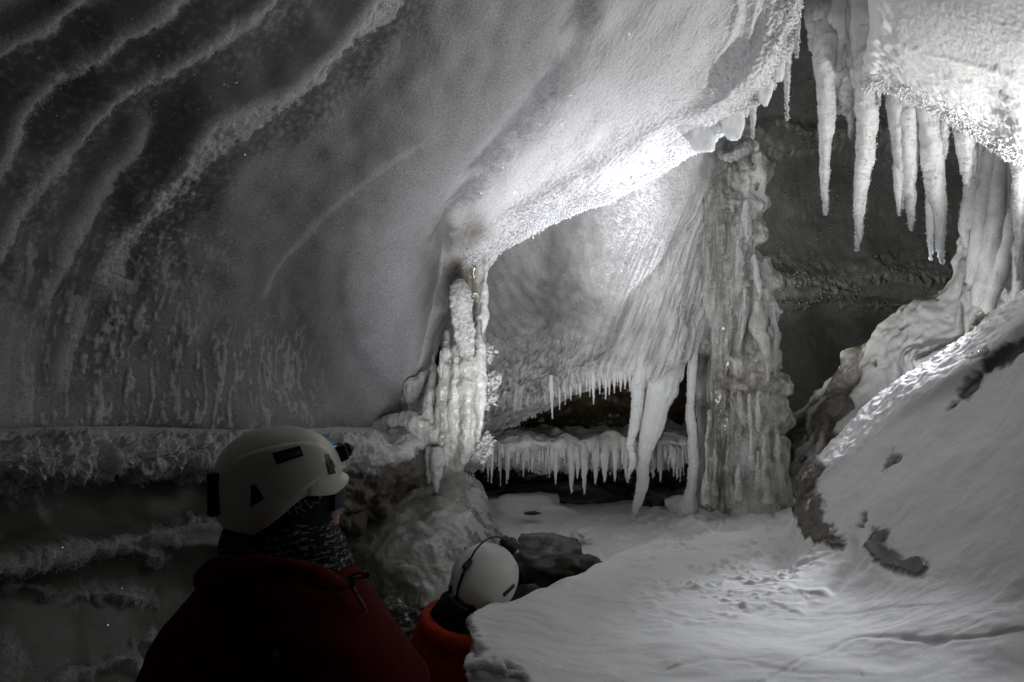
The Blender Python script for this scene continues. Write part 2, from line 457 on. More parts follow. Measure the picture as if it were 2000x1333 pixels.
# frayed frosty lip
lip = smooth_poly([(930,515),(945,512),(1018,462),(1050,430),(1150,398),(1280,332),(1400,272),(1482,205),(1540,110),(1562,0),(1580,-60)], 6)
ls, la, lL = polyd(px, py, lip)
near = gau(ls, 75) * (px > 900)
frost = np.maximum(frost, near * (1.0))
cg = np.abs(pn(P, 34, 61)) + .5 * np.abs(pn(P, 75, 62))
h += gau(ls, 45) * (px > 900) * (.016 * (cg - .3)) + rc * .002 * (cg - .3)
# layered folds under the top of the lip
for off, amp in ((55, .02), (85, .022), (120, .016)):
    h += amp * gau(-ls - off + rag * .35, 9) * sst(1340, 1420, px) * sst(1330, 1440, px)
# brown mineral near the pillar
dirt = .85 * gau(np.hypot(px - 885, (py - 560) / 2.2), 45) * (.6 + .5 * pn(P, 20, 66)) + .6 * gau(np.hypot(px - 930, py - 450), 26)
dirt += .25 * gau(np.hypot(px - 1130, (py - 380) * 2), 60)
frost -= .5 * gau(np.hypot(px - 875, (py - 570) / 2.0), 50)
frost = np.clip(frost, 0, 1)
grain = np.abs(pn(P, 42, 81)) + .5 * np.abs(pn(P, 80, 82))
h += frost * .004 * (grain - .35)
S.disp(h * vis); S.renorm()
S.attrs = {'frost': frost, 'dirt': np.clip(dirt, 0, 1)}
inrow = (ridx > 30) & (ridx < inner_row + 90)
pr = gau(ls, 18) * (px > 900) * inrow
S.shards(pr, 24000, .004, .028, (0, -.2, -.8), .18)
S.shards(frost ** 3 * inrow * (1 - .8 * rc), 16000, .003, .009, None, .35)
prr = np.zeros_like(px)
for k, (pl, A, w, back) in enumerate(ridges[:5]):
    s, a, Ltot = polyd(px, py, smooth_poly(pl, 5))
    prr = np.maximum(prr, gau(s - w * .8, w * .45) * A)
S.shards(prr * inrow, 5000, .003, .010, (.25, -.2, -.7))
CEIL = tag(S.build('cave_ceiling', M_wall), kind='structure')
S_ceil = S

# ---------------------------------------------------------------- frosted wall of the alcove behind the lip
A2 = [
 [(860,300,4.5),(860,420,4.6),(860,520,4.6),(860,620,4.6),(860,720,4.6),(860,850,4.6),(860,900,5.0)],
 [(920,280,4.45),(920,420,4.65),(920,520,4.7),(920,620,4.68),(920,720,4.6),(920,840,4.5),(920,870,4.95)],
 [(990,250,4.4),(985,400,4.85),(985,500,5.0),(985,600,4.95),(985,700,4.7),(985,805,4.45),(985,830,4.95)],
 [(1060,230,4.35),(1060,370,4.82),(1065,480,5.05),(1065,590,4.98),(1065,690,4.66),(1070,780,4.42),(1070,790,4.95)],
 [(1140,210,4.25),(1140,340,4.55),(1140,440,4.64),(1140,550,4.60),(1145,660,4.48),(1150,745,4.32),(1150,750,4.9)],
 [(1210,190,4.2),(1210,310,4.5),(1210,410,4.56),(1210,520,4.54),(1215,640,4.42),(1220,732,4.25),(1220,735,4.85)],
 [(1270,170,4.2),(1270,280,4.5),(1270,390,4.58),(1270,500,4.56),(1275,620,4.42),(1280,742,4.2),(1285,745,4.75)],
 [(1320,150,4.2),(1320,260,4.55),(1320,380,4.66),(1320,490,4.64),(1325,600,4.5),(1328,705,4.26),(1330,690,4.75)],
 [(1370,140,4.3),(1370,250,4.6),(1370,370,4.74),(1370,480,4.76),(1372,590,4.68),(1375,690,4.5),(1380,680,4.85)],
 [(1430,140,4.5),(1430,250,4.8),(1430,370,4.9),(1430,480,4.95),(1430,590,4.95),(1430,690,4.95),(1430,690,5.1)],
]
S = Sheet(A2, [20,45,50,60,60,50,45,40,20], [26,70,75,75,75,70,20])
px, py, P = S.px, S.py, S.P
ridx = np.arange(S.nv)[:, None] * np.ones((1, S.nu)); inner = 26+70+75+75+75+70
edge = sst(inner + 14, inner, ridx)
# frost streaks: fan down from the upper right, curtain flowing down to the right
ang = np.arctan2(py - 640, px - 1175)
An = np.stack([ang * 3.2, np.hypot(px - 1175, py - 640) * .004, 0 * ang], -1)
fan = (pn(An, 1.6, 3) + .7 * pn(An, (4, 2, 1), 4)) * gau(np.hypot(px - 1230, py - 460), 170) * sst(.25, .6, fbm(P, 4, 2, 31) + .5)
Pc = np.stack([P[..., 0] - .45 * (P[..., 2] - 1.6) , P[..., 1], P[..., 2] * .12], -1)
flow = .7 * pn(Pc, (16, 4, 8), 5) + .6 * pn(Pc, (38, 8, 16), 6) + .6 * pn(Pc, (75, 10, 20), 7)
cur = sst(1150, 1290, px + (py - 560) * .35) * sst(380, 480, py + (px - 1250) * .4)
h = .03 * fbm(P, 2.2, 3, 9) + .006 * fan + cur * .022 * flow
vstr = pn(P * np.array([1, 1, .14]), 34, 13) + .6 * pn(P * np.array([1, 1, .14]), 70, 14)
low = sst(600, 760, py) * sst(1250, 1150, px)
h += low * .014 * vstr
frost = .20 + .12 * fbm(P, 3.5, 3, 15) + .25 * sst(1100, 1300, px)  # left side: clear ice, its shade also put into the thinner frost
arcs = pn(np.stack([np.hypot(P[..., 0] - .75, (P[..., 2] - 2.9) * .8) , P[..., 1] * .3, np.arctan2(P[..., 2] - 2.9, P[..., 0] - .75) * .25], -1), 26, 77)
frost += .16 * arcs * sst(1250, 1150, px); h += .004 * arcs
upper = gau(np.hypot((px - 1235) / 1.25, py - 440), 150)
frost += .85 * upper + .35 * fan * upper  # extra frost also paints in the bright glow on the upper wall
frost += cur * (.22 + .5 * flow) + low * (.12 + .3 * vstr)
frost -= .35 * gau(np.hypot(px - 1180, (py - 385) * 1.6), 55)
# ridge where the curtain turns towards the pillar
s, a, L_ = polyd(px, py, smooth_poly([(1230,560),(1290,470),(1330,420),(1350,340),(1372,290)], 5))
h += .010 * gau(s, 16); frost += .4 * gau(s, 14)
s2, a2, L2 = polyd(px, py, smooth_poly([(1140,715),(1190,680),(1230,600),(1290,530),(1350,450)], 5))
h -= .04 * gau(s2 + 8, 10); frost -= .25 * gau(s2 + 8, 10)
frost = np.clip(frost, 0, 1)
gr = np.abs(pn(P, 60, 18)) + .6 * np.abs(pn(P, 120, 19))
h += .006 * frost * (gr - .35)
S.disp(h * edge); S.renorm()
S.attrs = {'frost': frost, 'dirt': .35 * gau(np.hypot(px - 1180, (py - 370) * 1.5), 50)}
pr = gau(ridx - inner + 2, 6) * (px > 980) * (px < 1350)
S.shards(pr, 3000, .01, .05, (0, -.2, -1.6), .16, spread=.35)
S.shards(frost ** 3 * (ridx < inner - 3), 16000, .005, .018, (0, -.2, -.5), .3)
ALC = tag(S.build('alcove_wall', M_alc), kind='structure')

# recess under the alcove wall, its ice coloured very dark
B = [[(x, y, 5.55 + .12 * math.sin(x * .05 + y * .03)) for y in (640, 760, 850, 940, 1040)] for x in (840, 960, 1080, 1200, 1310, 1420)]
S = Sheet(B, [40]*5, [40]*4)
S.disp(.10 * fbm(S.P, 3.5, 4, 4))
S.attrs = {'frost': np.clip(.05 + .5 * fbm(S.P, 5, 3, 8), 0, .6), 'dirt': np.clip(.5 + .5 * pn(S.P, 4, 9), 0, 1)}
tag(S.build('recess_wall', ice_material('recess_dark_ice', ice=(.035, .035, .03), frost=(.16, .16, .15), spark=False)), kind='structure')

# ---------------------------------------------------------------- back wall and roof of the far chamber
bw = []
for x, o in ((1150, .2), (1350, 0), (1520, .1), (1700, .35), (1880, .3), (2080, 0), (2350, -.6)):
    bw.append([(x, -500, 4.2 + o), (x, -150, 5.4 + o), (x, 120, 6.6 + o), (x, 300, 7.05 + o), (x, 480, 7.0 + o), (x, 570, 6.8 + o), (x, 600, 7.15 + o), (x, 780, 7.0 + o), (x, 1050, 6.4 + o)])
S = Sheet(bw, [20, 70, 75, 75, 70, 40], [10, 30, 60, 60, 60, 40, 30, 50, 30])
px, py, P = S.px, S.py, S.P
h = .10 * fbm(P, 1.0, 2, 2)
frost = .30 + .12 * fbm(P, 2.5, 2, 5)
dr = pn(P * np.array([1, 1, .25]), 22, 6) + .6 * pn(P * np.array([1, 1, .25]), 50, 7)
for yb, wd, am in ((285, 40, .5), (255, 16, .35), (545, 38, .55), (590, 18, .45), (420, 60, .25), (500, 25, .25)):
    yy = yb + 20 * pn(P, 2.0, int(yb)) + 9 * pn(P, 9, int(yb) + 1) - (px - 1700) * .02
    b = sst(-wd * 1.6, -wd * .2, py - yy) * sst(12, -6, py - yy + 9 * dr)
    frost = np.maximum(frost, b * (am + .35 * dr)); h += .05 * b * am * 2
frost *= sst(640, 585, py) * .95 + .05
frost = np.clip(frost, 0, 1)
h += .010 * frost * dr
S.disp(h); S.renorm()
S.attrs = {'frost': frost, 'dirt': np.zeros_like(px)}
S.shards(frost ** 2 * (py > 150) * (py < 620), 6000, .01, .05, (0, -.3, -1.2), .2, spread=.4)
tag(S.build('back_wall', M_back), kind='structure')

# ---------------------------------------------------------------- bright bulging ceiling on the right
D = [
 [(1730,-300,3.3),(1725,-100,3.7),(1722,60,4.0),(1715,120,4.2),(1712,140,4.3),(1712,120,4.5)],
 [(1690,-300,2.6),(1692,-100,3.0),(1700,60,3.3),(1692,130,3.6),(1690,172,3.75),(1695,150,4.15)],
 [(1760,-300,2.5),(1752,-80,2.8),(1745,80,3.1),(1736,140,3.4),(1735,176,3.6),(1742,140,4.05)],
 [(1850,-300,2.3),(1850,-60,2.6),(1850,100,2.9),(1855,190,3.2),(1855,234,3.45),(1862,180,3.9)],
 [(1950,-300,2.1),(1950,-40,2.4),(1945,130,2.75),(1935,225,3.1),(1925,272,3.35),(1938,230,3.8)],
 [(2050,-300,2.0),(2050,0,2.3),(2040,200,2.7),(2022,305,3.0),(2010,330,3.2),(2040,300,3.7)],
 [(2250,-300,1.8),(2250,50,2.1),(2230,220,2.4),(2200,320,2.7),(2180,350,2.9),(2230,320,3.5)],
 [(2550,-300,1.5),(2550,100,1.8),(2500,250,2.0),(2450,330,2.2),(2420,360,2.3),(2480,330,2.7)],
]
S = Sheet(D, [24, 50, 70, 70, 60, 50, 20], [30, 80, 80, 60, 36, 16])
px, py, P = S.px, S.py, S.P
ridx = np.arange(S.nv)[:, None] * np.ones((1, S.nu)); inner = 30+80+80+60+36
edge = sst(inner + 12, inner - 2, ridx)
h = .016 * fbm(P, 2.0, 2, 41)
rim = [(1700,165),(1735,176),(1855,234),(1925,272),(2010,330),(2180,460)]
ls, la, _ = polyd(px, py, smooth_poly(rim, 5))
rg = 6 * pn(P, 20, 42)
for off, am in ((14, .010), (34, .010), (58, .008), (88, .006)):
    h += am * gau(-ls - off * (1 + .5 * sst(1750, 2000, px)) + rg, 8)
frost = np.ones_like(px)
fr = .3 + .5 * pn(P, 38, 45) + .4 * pn(P, 85, 46)
h += .0025 * (fr - .3) + .012 * gau(ls, 30) * (fr - .3)
vst = pn(P * np.array([1, 1, .2]), 26, 47)
h += .02 * vst * gau(px - 1705, 40) * sst(-40, 80, py)
S.disp(h * edge); S.renorm()
S.attrs = {'frost': np.clip(frost, 0, 1), 'dirt': .12 * gau(np.hypot(px - 1790, py - 110), 45)}
S.shards(gau(ls, 16), 5000, .006, .03, (0, -.2, -.8))
tag(S.build('right_ceiling', M_snow), kind='structure')

# ---------------------------------------------------------------- snow bank and mound in the foreground
G = [
 [(1010,1560,1.35),(985,1440,1.55),(985,1350,1.7),(985,1300,1.9),(1000,1270,2.1),(1040,1250,2.35),(1060,1250,2.5),(1060,1280,2.6)],
 [(920,1500,1.35),(906,1400,1.48),(903,1325,1.60),(925,1270,1.74),(905,1212,1.92),(952,1188,2.12),(962,1195,2.3),(970,1240,2.35)],
 [(1000,1450,1.33),(985,1350,1.52),(975,1280,1.68),(975,1228,1.88),(985,1198,2.05),(1010,1167,2.22),(1016,1180,2.38),(1016,1230,2.45)],
 [(1080,1440,1.33),(1072,1340,1.58),(1065,1275,1.78),(1068,1216,2.02),(1085,1172,2.25),(1105,1128,2.50),(1112,1140,2.66),(1112,1200,2.72)],
 [(1200,1430,1.34),(1200,1320,1.65),(1200,1250,1.95),(1205,1185,2.28),(1220,1130,2.6),(1240,1073,2.98),(1250,1085,3.15),(1255,1140,3.2)],
 [(1380,1425,1.35),(1380,1310,1.7),(1380,1230,2.05),(1382,1155,2.45),(1390,1095,2.88),(1405,1045,3.4),(1415,1045,3.65),(1420,1070,3.8)],
 [(1540,1420,1.35),(1540,1300,1.7),(1535,1215,2.08),(1530,1140,2.45),(1532,1080,2.9),(1540,1025,3.35),(1552,1030,3.6),(1560,1060,3.75)],
 [(1660,1420,1.35),(1655,1290,1.7),(1645,1200,2.05),(1610,1090,2.5),(1565,1000,2.95),(1572,930,3.3),(1610,930,3.65),(1620,980,3.8)],
 [(1760,1420,1.34),(1750,1280,1.67),(1735,1180,1.98),(1695,1050,2.4),(1650,930,2.82),(1652,836,3.22),(1690,850,3.6),(1710,920,3.75)],
 [(1850,1420,1.32),(1840,1265,1.63),(1825,1150,1.92),(1790,990,2.32),(1750,850,2.7),(1752,748,3.08),(1790,768,3.5),(1810,850,3.7)],
 [(1970,1420,1.3),(1960,1245,1.58),(1945,1100,1.85),(1915,920,2.2),(1880,775,2.55),(1875,668,2.88),(1910,690,3.3),(1935,780,3.5)],
 [(2150,1420,1.25),(2150,1220,1.5),(2130,1030,1.73),(2095,830,2.02),(2050,660,2.3),(2030,545,2.58),(2060,580,3.0),(2080,680,3.2)],
 [(2450,1420,1.2),(2450,1180,1.35),(2420,950,1.55),(2370,700,1.75),(2300,500,1.95),(2260,380,2.15),(2300,420,2.5),(2350,500,2.7)],
]
for gi_, c_ in enumerate(G):
    a_, b_ = np.array(c_[4]), np.array(c_[5])
    m_ = a_ * .34 + b_ * .66
    if gi_ >= 7:
        m_[2] = b_[2] - .26; c_[5] = (c_[5][0], c_[5][1], c_[5][2] + .14)
        c_[6] = (c_[5][0] + 22, c_[5][1] + 22, c_[5][2] + .14); c_[7] = (c_[5][0] + 30, c_[5][1] + 260, c_[5][2] + .22)
    c_.insert(5, tuple(m_))
S = Sheet(G, [26,40,40,55,75,70,60,60,60,60,70,30], [46,90,90,90,90,60,50,22,10])
px, py, P = S.px, S.py, S.P
base = np.array([0, 0, 1.0])
h = .018 * fbm(P, 3.0, 2, 61) + .002 * fbm(P, 12, 2, 60) + .003 * fbm(P * np.array([.5, 1, 1]), 14, 2, 62)
up = np.clip(S.N[..., 2], 0, 1)
frost = np.ones_like(px)
# wind crust ripples, trodden lumps
Pw = np.stack([P[..., 0] * .35 + P[..., 2] * .2, P[..., 1] + .25 * P[..., 0], P[..., 2]], -1)
rip = pn(Pw, 15, 63)
h += .002 * sst(.05, .5, rip) * sst(.1, .6, pn(P, 2.2, 67) + .35) + .001 * np.abs(pn(Pw, 42, 64))
tr = gau(np.hypot((px - 1420) / 1.6, py - 1070), 120)
lum = np.maximum(pn(P, 13, 65), 0) + .6 * np.maximum(pn(P, 28, 66), 0)
h += tr * .05 * lum * sst(-.3, .3, pn(P, 5, 90))
for pts, am in (([(1500,1330),(1640,1265),(1700,1250),(1850,1255),(1950,1245),(2030,1225)], .012),
                ([(1330,1300),(1420,1290),(1560,1320),(1680,1318)], .008), ([(1150,1240),(1250,1215),(1340,1208)], .006), ([(1560,1205),(1700,1195),(1800,1190)], .006)):
    s, a, L_ = polyd(px, py, smooth_poly(pts, 4))
    h += .5 * am * sst(-10, 2, -s + rag.mean() + 4 * pn(P, 12, 68)) * sst(60, 0, -s) * np.where(np.abs(s) < 90, 1, 0)
    h -= am * .45 * gau(s + 3 * pn(P, 18, 69), 4)
# exposed brown ice: nose of the bank, and the slab below it; dark cracks higher up
def blob(pts, w, n=4):
    s, a, L_ = polyd(px, py, smooth_poly(pts, n))
    return sst(w + 7, w - 7, np.abs(s) + 8 * pn(P, 16, 72) + 7 * pn(P, 40, 73))
b1 = blob([(1592,915),(1572,960),(1570,1000),(1590,1040),(1622,1052),(1634,1058)], 15)
b1 = np.maximum(b1, blob([(1597,985),(1600,1025),(1625,1050)], 15))
b2 = blob([(1714,1046),(1712,1070),(1740,1092),(1775,1102),(1798,1112)], 17)
b3 = blob([(1685,1030),(1692,1010)], 4)
b4 = blob([(1722,910),(1745,890)], 5)
b5 = blob([(1878,772),(1905,735)], 9)
b6 = blob([(1925,715),(1960,690),(2000,672),(2060,640)], 14)
b7 = blob([(1850,800),(1872,782)], 3); b8 = blob([(1888,700),(1918,682)], 3)
b9 = blob([(905,1345),(960,1320),(1010,1345),(1040,1370)], 28) * (px < 1100)
b10 = blob([(910,1200),(920,1240),(935,1275)], 11) * (px < 960)
bb = np.max([b1, b2, b3, b4, b5, b6, b7, b8, b9, b10], 0)
frost = frost * (1 - bb)
h -= .016 * bb * (1 - np.max([b1, b10, b2], 0)) - .010 * b1 - .012 * b2
# hollow beside the slab
s, a, L_ = polyd(px, py, smooth_poly([(1690,1040),(1712,1085),(1760,1120),(1805,1130)], 4))
h += .006 * gau(s - 18, 14)
s, a, L_ = polyd(px, py, smooth_poly([(1625,1150),(1660,1105),(1672,1060)], 4)); h -= .02 * gau(s, 9)
top = [(1572,930),(1652,836),(1752,748),(1875,668),(2030,545)]
ts, ta, _ = polyd(px, py, smooth_poly(top, 5))
h += gau(ts, 30) * .012 * fbm(P, 22, 3, 77)
h += .0004 * pn(P, 60, 78)
S.disp(h); S.renorm()
S.attrs = {'frost': np.clip(frost, 0, 1), 'dirt': np.clip(.75 * np.maximum(b1, b2 * .35), 0, 1)}
S.shards(gau(ts, 7), 2500, .003, .009, (0, 0, .6), .4)
tag(S.build('snow_bank', M_snow), kind='structure')
S_bank = S

# ---------------------------------------------------------------- trodden snow floor leading to the alcove
nx, ny = 300, 330
X, Y = np.meshgrid(np.linspace(-.75, 2.6, nx), np.linspace(2.7, 6.6, ny))
P = np.stack([X, Y, np.zeros_like(X)], -1)
Z = CAMZ - 1.22 + .10 * sst(1.0, 2.0, X) + .03 * fbm(P, 1.3, 3, 81)
Z += .05 * (np.maximum(pn(P, 9, 82), 0) + .6 * np.maximum(pn(P, 21, 83), 0)) * gau(np.hypot((X - 1.45) / 1.3, (Y - 4.2)), .85)
Z += .006 * pn(P, 30, 84)
Z += .07 * gau(np.hypot(X - 1.58, (Y - 4.72) * .9), .36) * (.8 + .5 * pn(P, 9, 88)) + .03 * gau(np.hypot(X - 1.14, Y - 4.5), .15)
trench = sst(3.75, 3.2, Y + .55 * (X - .2)) * sst(1.1, .4, X)
Z -= .5 * trench
rocky = gau(trench - .35, .28) * sst(.2, .02, trench * 0 + .1) 
fr = np.clip(1 - 1.3 * sst(.08, .25, trench), 0, 1)
Z += .06 * sst(.1, .5, trench) * fbm(P, 6, 3, 86)
S0 = np.stack([X, Y, Z], -1)
o = make_obj('snow_floor', S0, grid_faces(ny, nx), None, M_snow, {'frost': fr, 'dirt': np.clip(.6 * trench, 0, 1)})
tag(o, kind='structure')

# trench floor the visitors stand on, reaching past everything
nx, ny = 120, 120
X, Y = np.meshgrid(np.linspace(-4, 5, nx), np.linspace(-2.5, 8.5, ny))
P = np.stack([X, Y, np.zeros_like(X)], -1)
Z = -.02 - .50 * sst(1.7, 2.05, Y) + .02 * fbm(P, 2.5, 3, 91) * sst(.9, 1.0, np.abs(X) * 0 + 1.0)
o = make_obj('ground', np.stack([X, Y, Z], -1), grid_faces(ny, nx), None, M_snow, {'frost': np.ones(nx * ny), 'dirt': np.zeros(nx * ny)})
tag(o, kind='structure')

# ---------------------------------------------------------------- lower left wall with its snow ledge
Lc = [
 (-420, 1.45, 1.25, 960), (-150, 1.75, 1.55, 945), (20, 2.08, 1.86, 935), (120, 2.25, 2.03, 925), (220, 2.42, 2.22, 918), (330, 2.64, 2.44, 915), (430, 2.84, 2.62, 918),
 (520, 3.0, 2.78, 930), (600, 3.2, 2.93, 1000), (670, 3.4, 3.1, 1030), (730, 3.6, 3.25, 1002), (790, 3.78, 3.42, 955), (840, 3.9, 3.58, 918), (890, 4.0, 3.85, 905)]
cols = []
for x, db, df, yb in Lc:
    ybr = 885 if x < 540 else 868
    cols.append([(x, 818, db + .35), (x, 836, db + .02), (x, 852, (db + df) / 2 - .02), (x, ybr, df), (x, (ybr + yb) / 2 + 3, df - .01), (x, yb, df + .05),
                 (x, yb + 14, df + .25), (x, yb + 90, df + .18), (x, max(yb + 150, 1085 - x * .12), df + .06), (x, max(yb + 215, 1130), df + .15), (x, 1230, df + .1), (x, 1450, df - .1)])
S = Sheet(cols, [12, 34, 40, 40, 44, 44, 40, 40, 40, 36, 36, 34, 30], [12, 26, 34, 34, 34, 26, 50, 50, 44, 44, 60])
px, py, P = S.px, S.py, S.P
ridx = np.arange(S.nv)[:, None] * np.ones((1, S.nu))
left = sst(560, 480, px)
onledge = sst(20, 44, ridx) * sst(176, 160, ridx)
dr = pn(P * np.array([1, 1, .35]), 16, 5) + .6 * pn(P * np.array([1, 1, .4]), 34, 6)
h = .04 * fbm(P, 2.5, 3, 1) * sst(12, 40, ridx)
puff = np.abs(pn(P * np.array([1, 1, .8]), 7, 7)) + .6 * np.abs(pn(P, 17, 8)) + .4 * np.abs(pn(P, 33, 9))
h += onledge * left * (.028 * (puff - .25) + .010 * dr + .045 * fbm(P, 13, 5, 77, .6))
h += onledge * (1 - left) * (.05 * fbm(P, 9, 4, 10))
rg = 14 * dr + 6 * pn(P, 40, 12)
frost = sst(172, 160, ridx + rg * .8) * left + (1 - left) * sst(106, 88, ridx + 7 * pn(P, 12, 13) + 8 * pn(P, 30, 14) + sst(760, 850, px) * 20)
dirt = (1 - left) * onledge * sst(88, 112, ridx + 12 * pn(P, 9, 15)) * (.55 + .5 * pn(P, 7, 16))
# frost patches on the wall below
wallm = sst(168, 185, ridx)
def fz(pts, w):
    s, a, L_ = polyd(px, py, smooth_poly(pts, 4))
    return sst(w, -w * .4, np.abs(s) + 1.2 * rg + 12 * pn(P, 9, 17))
pat = np.max([fz([(-50,1110),(100,1085),(250,1060),(440,1010)], 24), fz([(130,1080),(250,1070),(310,1095)], 22), fz([(140,1165),(200,1160),(260,1175),(290,1165)], 26),
              .8 * fz([(330,1060),(400,1030),(450,1000)], 20), .8 * fz([(-20,1160),(50,1145),(90,1165)], 22), fz([(110,1330),(170,1310),(240,1300),(270,1340)], 26),
              .9 * fz([(250,1260),(285,1262)], 12), .9 * fz([(300,1180),(290,1240)], 8), .6 * fz([(30,1240),(60,1290),(20,1330)], 40)], 0) * wallm
strk = sst(.25, .8, dr) * gau(np.hypot((px - 55) / 1.3, py - 1000), 60) * .7
frost = np.maximum(frost, np.maximum(pat * (.75 + .25 * pn(P, 30, 19)), strk))
h += wallm * (pat * .03 * (1 + dr * .8)) + wallm * .02 * gau(py - (1100 - px * .2), 30)
gr = np.abs(pn(P, 60, 20))
h += frost * .008 * (gr - .3)
S.disp(h); S.renorm()
S.attrs = {'frost': np.clip(frost * (.92 - .3 * np.clip(wallm, 0, 1)), 0, 1), 'dirt': np.clip(dirt, 0, 1)}
S.shards(np.clip(frost * wallm, 0, 1) * (px < 460), 2500, .003, .010, (0, -.2, -.6), .3)
S.shards(onledge * left, 3500, .003, .010, (0, 0, .3), .4)
S.shards(gau(ridx - 160, 10) * left, 2500, .005, .02, (0, -.3, -.8), .3)
tag(S.build('lower_wall', M_low), kind='structure')

# snowy shelf in the alcove
cols = []
for x, db, df, yb in ((860, 5.0, 4.35, 900), (930, 5.2, 4.5, 905), (1010, 5.4, 4.6, 905), (1090, 5.5, 4.66, 905), (1170, 5.5, 4.68, 903), (1250, 5.5, 4.68, 900), (1320, 5.5, 4.7, 898), (1400, 5.4, 4.8, 900)):
    cols.append([(x, 815, db + .2), (x, 838, db), (x, 846, (db + df) / 2), (x, 862, df), (x, 884, df + .02), (x, yb, df + .10), (x, yb + 4, df + .5), (x, yb - 5, df + .9)])
S = Sheet(cols, [40] * 7, [10, 26, 34, 30, 26, 20, 14])
px, py, P = S.px, S.py, S.P
ridx = np.arange(S.nv)[:, None] * np.ones((1, S.nu))
dr = pn(P * np.array([1, 1, .3]), 18, 5) + .6 * pn(P * np.array([1, 1, .3]), 44, 6)
h = .05 * fbm(P, 5, 3, 3) + .03 * np.maximum(pn(P, 11, 4), 0) + sst(60, 95, ridx) * .022 * dr
h += .06 * gau(np.hypot(px - 1305, ridx - 30), 22)
S.disp(h); S.renorm()
S.attrs = {'frost': np.clip(.82 + .3 * fbm(P, 8, 2, 9), 0, 1), 'dirt': .3 * gau(np.hypot(px - 1200, py - 850) , 40)}
S.shards(gau(ridx - 122, 10), 5000, .012, .05, (0, -.2, -1.8), .16, spread=.3)
tag(S.build('alcove_shelf', M_alc), 'snow-covered ice shelf fringed with icicles at the back of the alcove', 'ice shelf')

# clear ice mound left of the front visitor
Mc = [
 [(600,1010,3.5),(600,1060,3.4),(600,1130,3.3),(600,1200,3.2),(600,1320,3.1)],
 [(680,960,3.55),(670,1030,3.38),(665,1100,3.24),(665,1180,3.1),(670,1290,2.98)],
 [(750,920,3.72),(740,1010,3.42),(735,1090,3.16),(735,1170,3.02),(740,1280,2.9)],
 [(815,890,3.85),(815,980,3.5),(815,1070,3.1),(815,1160,2.96),(820,1270,2.83)],
 [(862,882,3.9),(890,970,3.54),(900,1060,3.18),(905,1150,3.04),(905,1260,2.9)],
 [(880,886,3.95),(934,960,3.68),(966,1030,3.42),(978,1090,3.32),(985,1220,3.15)],
 [(868,890,3.95),(918,965,3.9),(948,1035,3.85),(958,1095,3.8),(965,1220,3.7)],
]
S = Sheet(Mc, [30, 40, 45, 45, 45, 20], [60, 60, 60, 70])
px, py, P = S.px, S.py, S.P
h = .045 * fbm(P, 3.0, 3, 31) + .008 * fbm(P, 12, 3, 32)
low = sst(1130, 1210, py + 30 * pn(P, 5, 33) + (px - 800) * -.25) * sst(640, 760, px)
h += low * .04 * (np.abs(pn(P, 26, 34)) + .5 * np.abs(pn(P, 55, 35)))
vf = pn(P * np.array([1, 1, .2]), 15, 36)
h += .012 * vf * sst(1080, 980, py)
right = sst(870, 930, px + (py - 960) * -.25)
frost = np.clip(.52 + .35 * fbm(P, 2.2, 3, 37) - .75 * right, 0, 1) * (1 - low * .7)
S.disp(h); S.renorm()
S.attrs = {'frost': frost, 'dirt': .25 * low * (pn(P, 10, 38) + .5)}
tag(S.build('ice_mound', M_clear), 'rounded mound of clear glassy ice beside the front white helmet', 'ice mound')

# frozen flow descending on the right behind the bank
R = [
 [(1500,900,5.6),(1530,905,5.2),(1545,935,5.0),(1570,980,4.8),(1600,1030,4.7)],
 [(1540,830,5.7),(1565,815,5.3),(1600,850,5.0),(1640,900,4.7),(1680,960,4.5)],
 [(1610,770,5.6),(1640,722,5.2),(1690,765,4.9),(1735,815,4.55),(1780,880,4.4)],
 [(1720,690,5.4),(1745,642,5.0),(1790,685,4.7),(1830,735,4.4),(1880,800,4.2)],
 [(1800,625,5.2),(1826,578,4.85),(1868,620,4.55),(1910,670,4.25),(1960,740,4.1)],
 [(1835,555,5.1),(1855,508,4.8),(1905,545,4.45),(1955,595,4.2),(2010,660,4.0)],
 [(1870,470,5.0),(1895,425,4.7),(1945,460,4.4),(1995,510,4.1),(2060,580,3.9)],
 [(1930,380,4.9),(1960,330,4.6),(2010,370,4.3),(2060,420,4.0),(2120,500,3.8)],
]
S = Sheet(R, [40, 55, 60, 50, 40, 45, 40], [40, 60, 60, 50])
px, py, P = S.px, S.py, S.P
al = np.stack([(P[..., 0] - P[..., 2]) * .7, P[..., 1], (P[..., 0] + P[..., 2]) * .25], -1)
h = .09 * fbm(P, 2.4, 4, 51) + .04 * pn(al, 7, 52)
topd, ta, _ = polyd(px, py, [(1530,905),(1565,815),(1640,722),(1745,642),(1826,578),(1855,508),(1895,425)])
br = sst(.0, .35, fbm(al, 5, 3, 53) + .55 * sst(1720, 1600, px) - .28 + .5 * gau(topd, 14))
br = np.maximum(br, .9 * sst(.0, .3, fbm(P, 8, 3, 54) + .8 * gau(topd - 100 - 12 * pn(P, 5, 5), 14) * sst(1800, 1880, px) - .55))
frost = np.clip(.95 - .8 * br + .2 * fbm(P, 5, 3, 55), 0, 1)
S.disp(h - .03 * br); S.renorm()
S.attrs = {'frost': frost, 'dirt': np.clip(br * (.5 + .6 * pn(P, 4, 56)), 0, 1)}
tag(S.build('frozen_slope', M_ramp), 'pale icy slope with brown streaks descending behind the right snow bank', 'ice flow')
# ================================================================== ICE FORMATIONS (things)
def tube_px(pts, **kw):
    w = np.array([unproj(a, b, c) for a, b, c, r in pts])
    r = np.array([q[3] * q[2] / F for q in pts])
    return tube_geo(w, r, **kw)

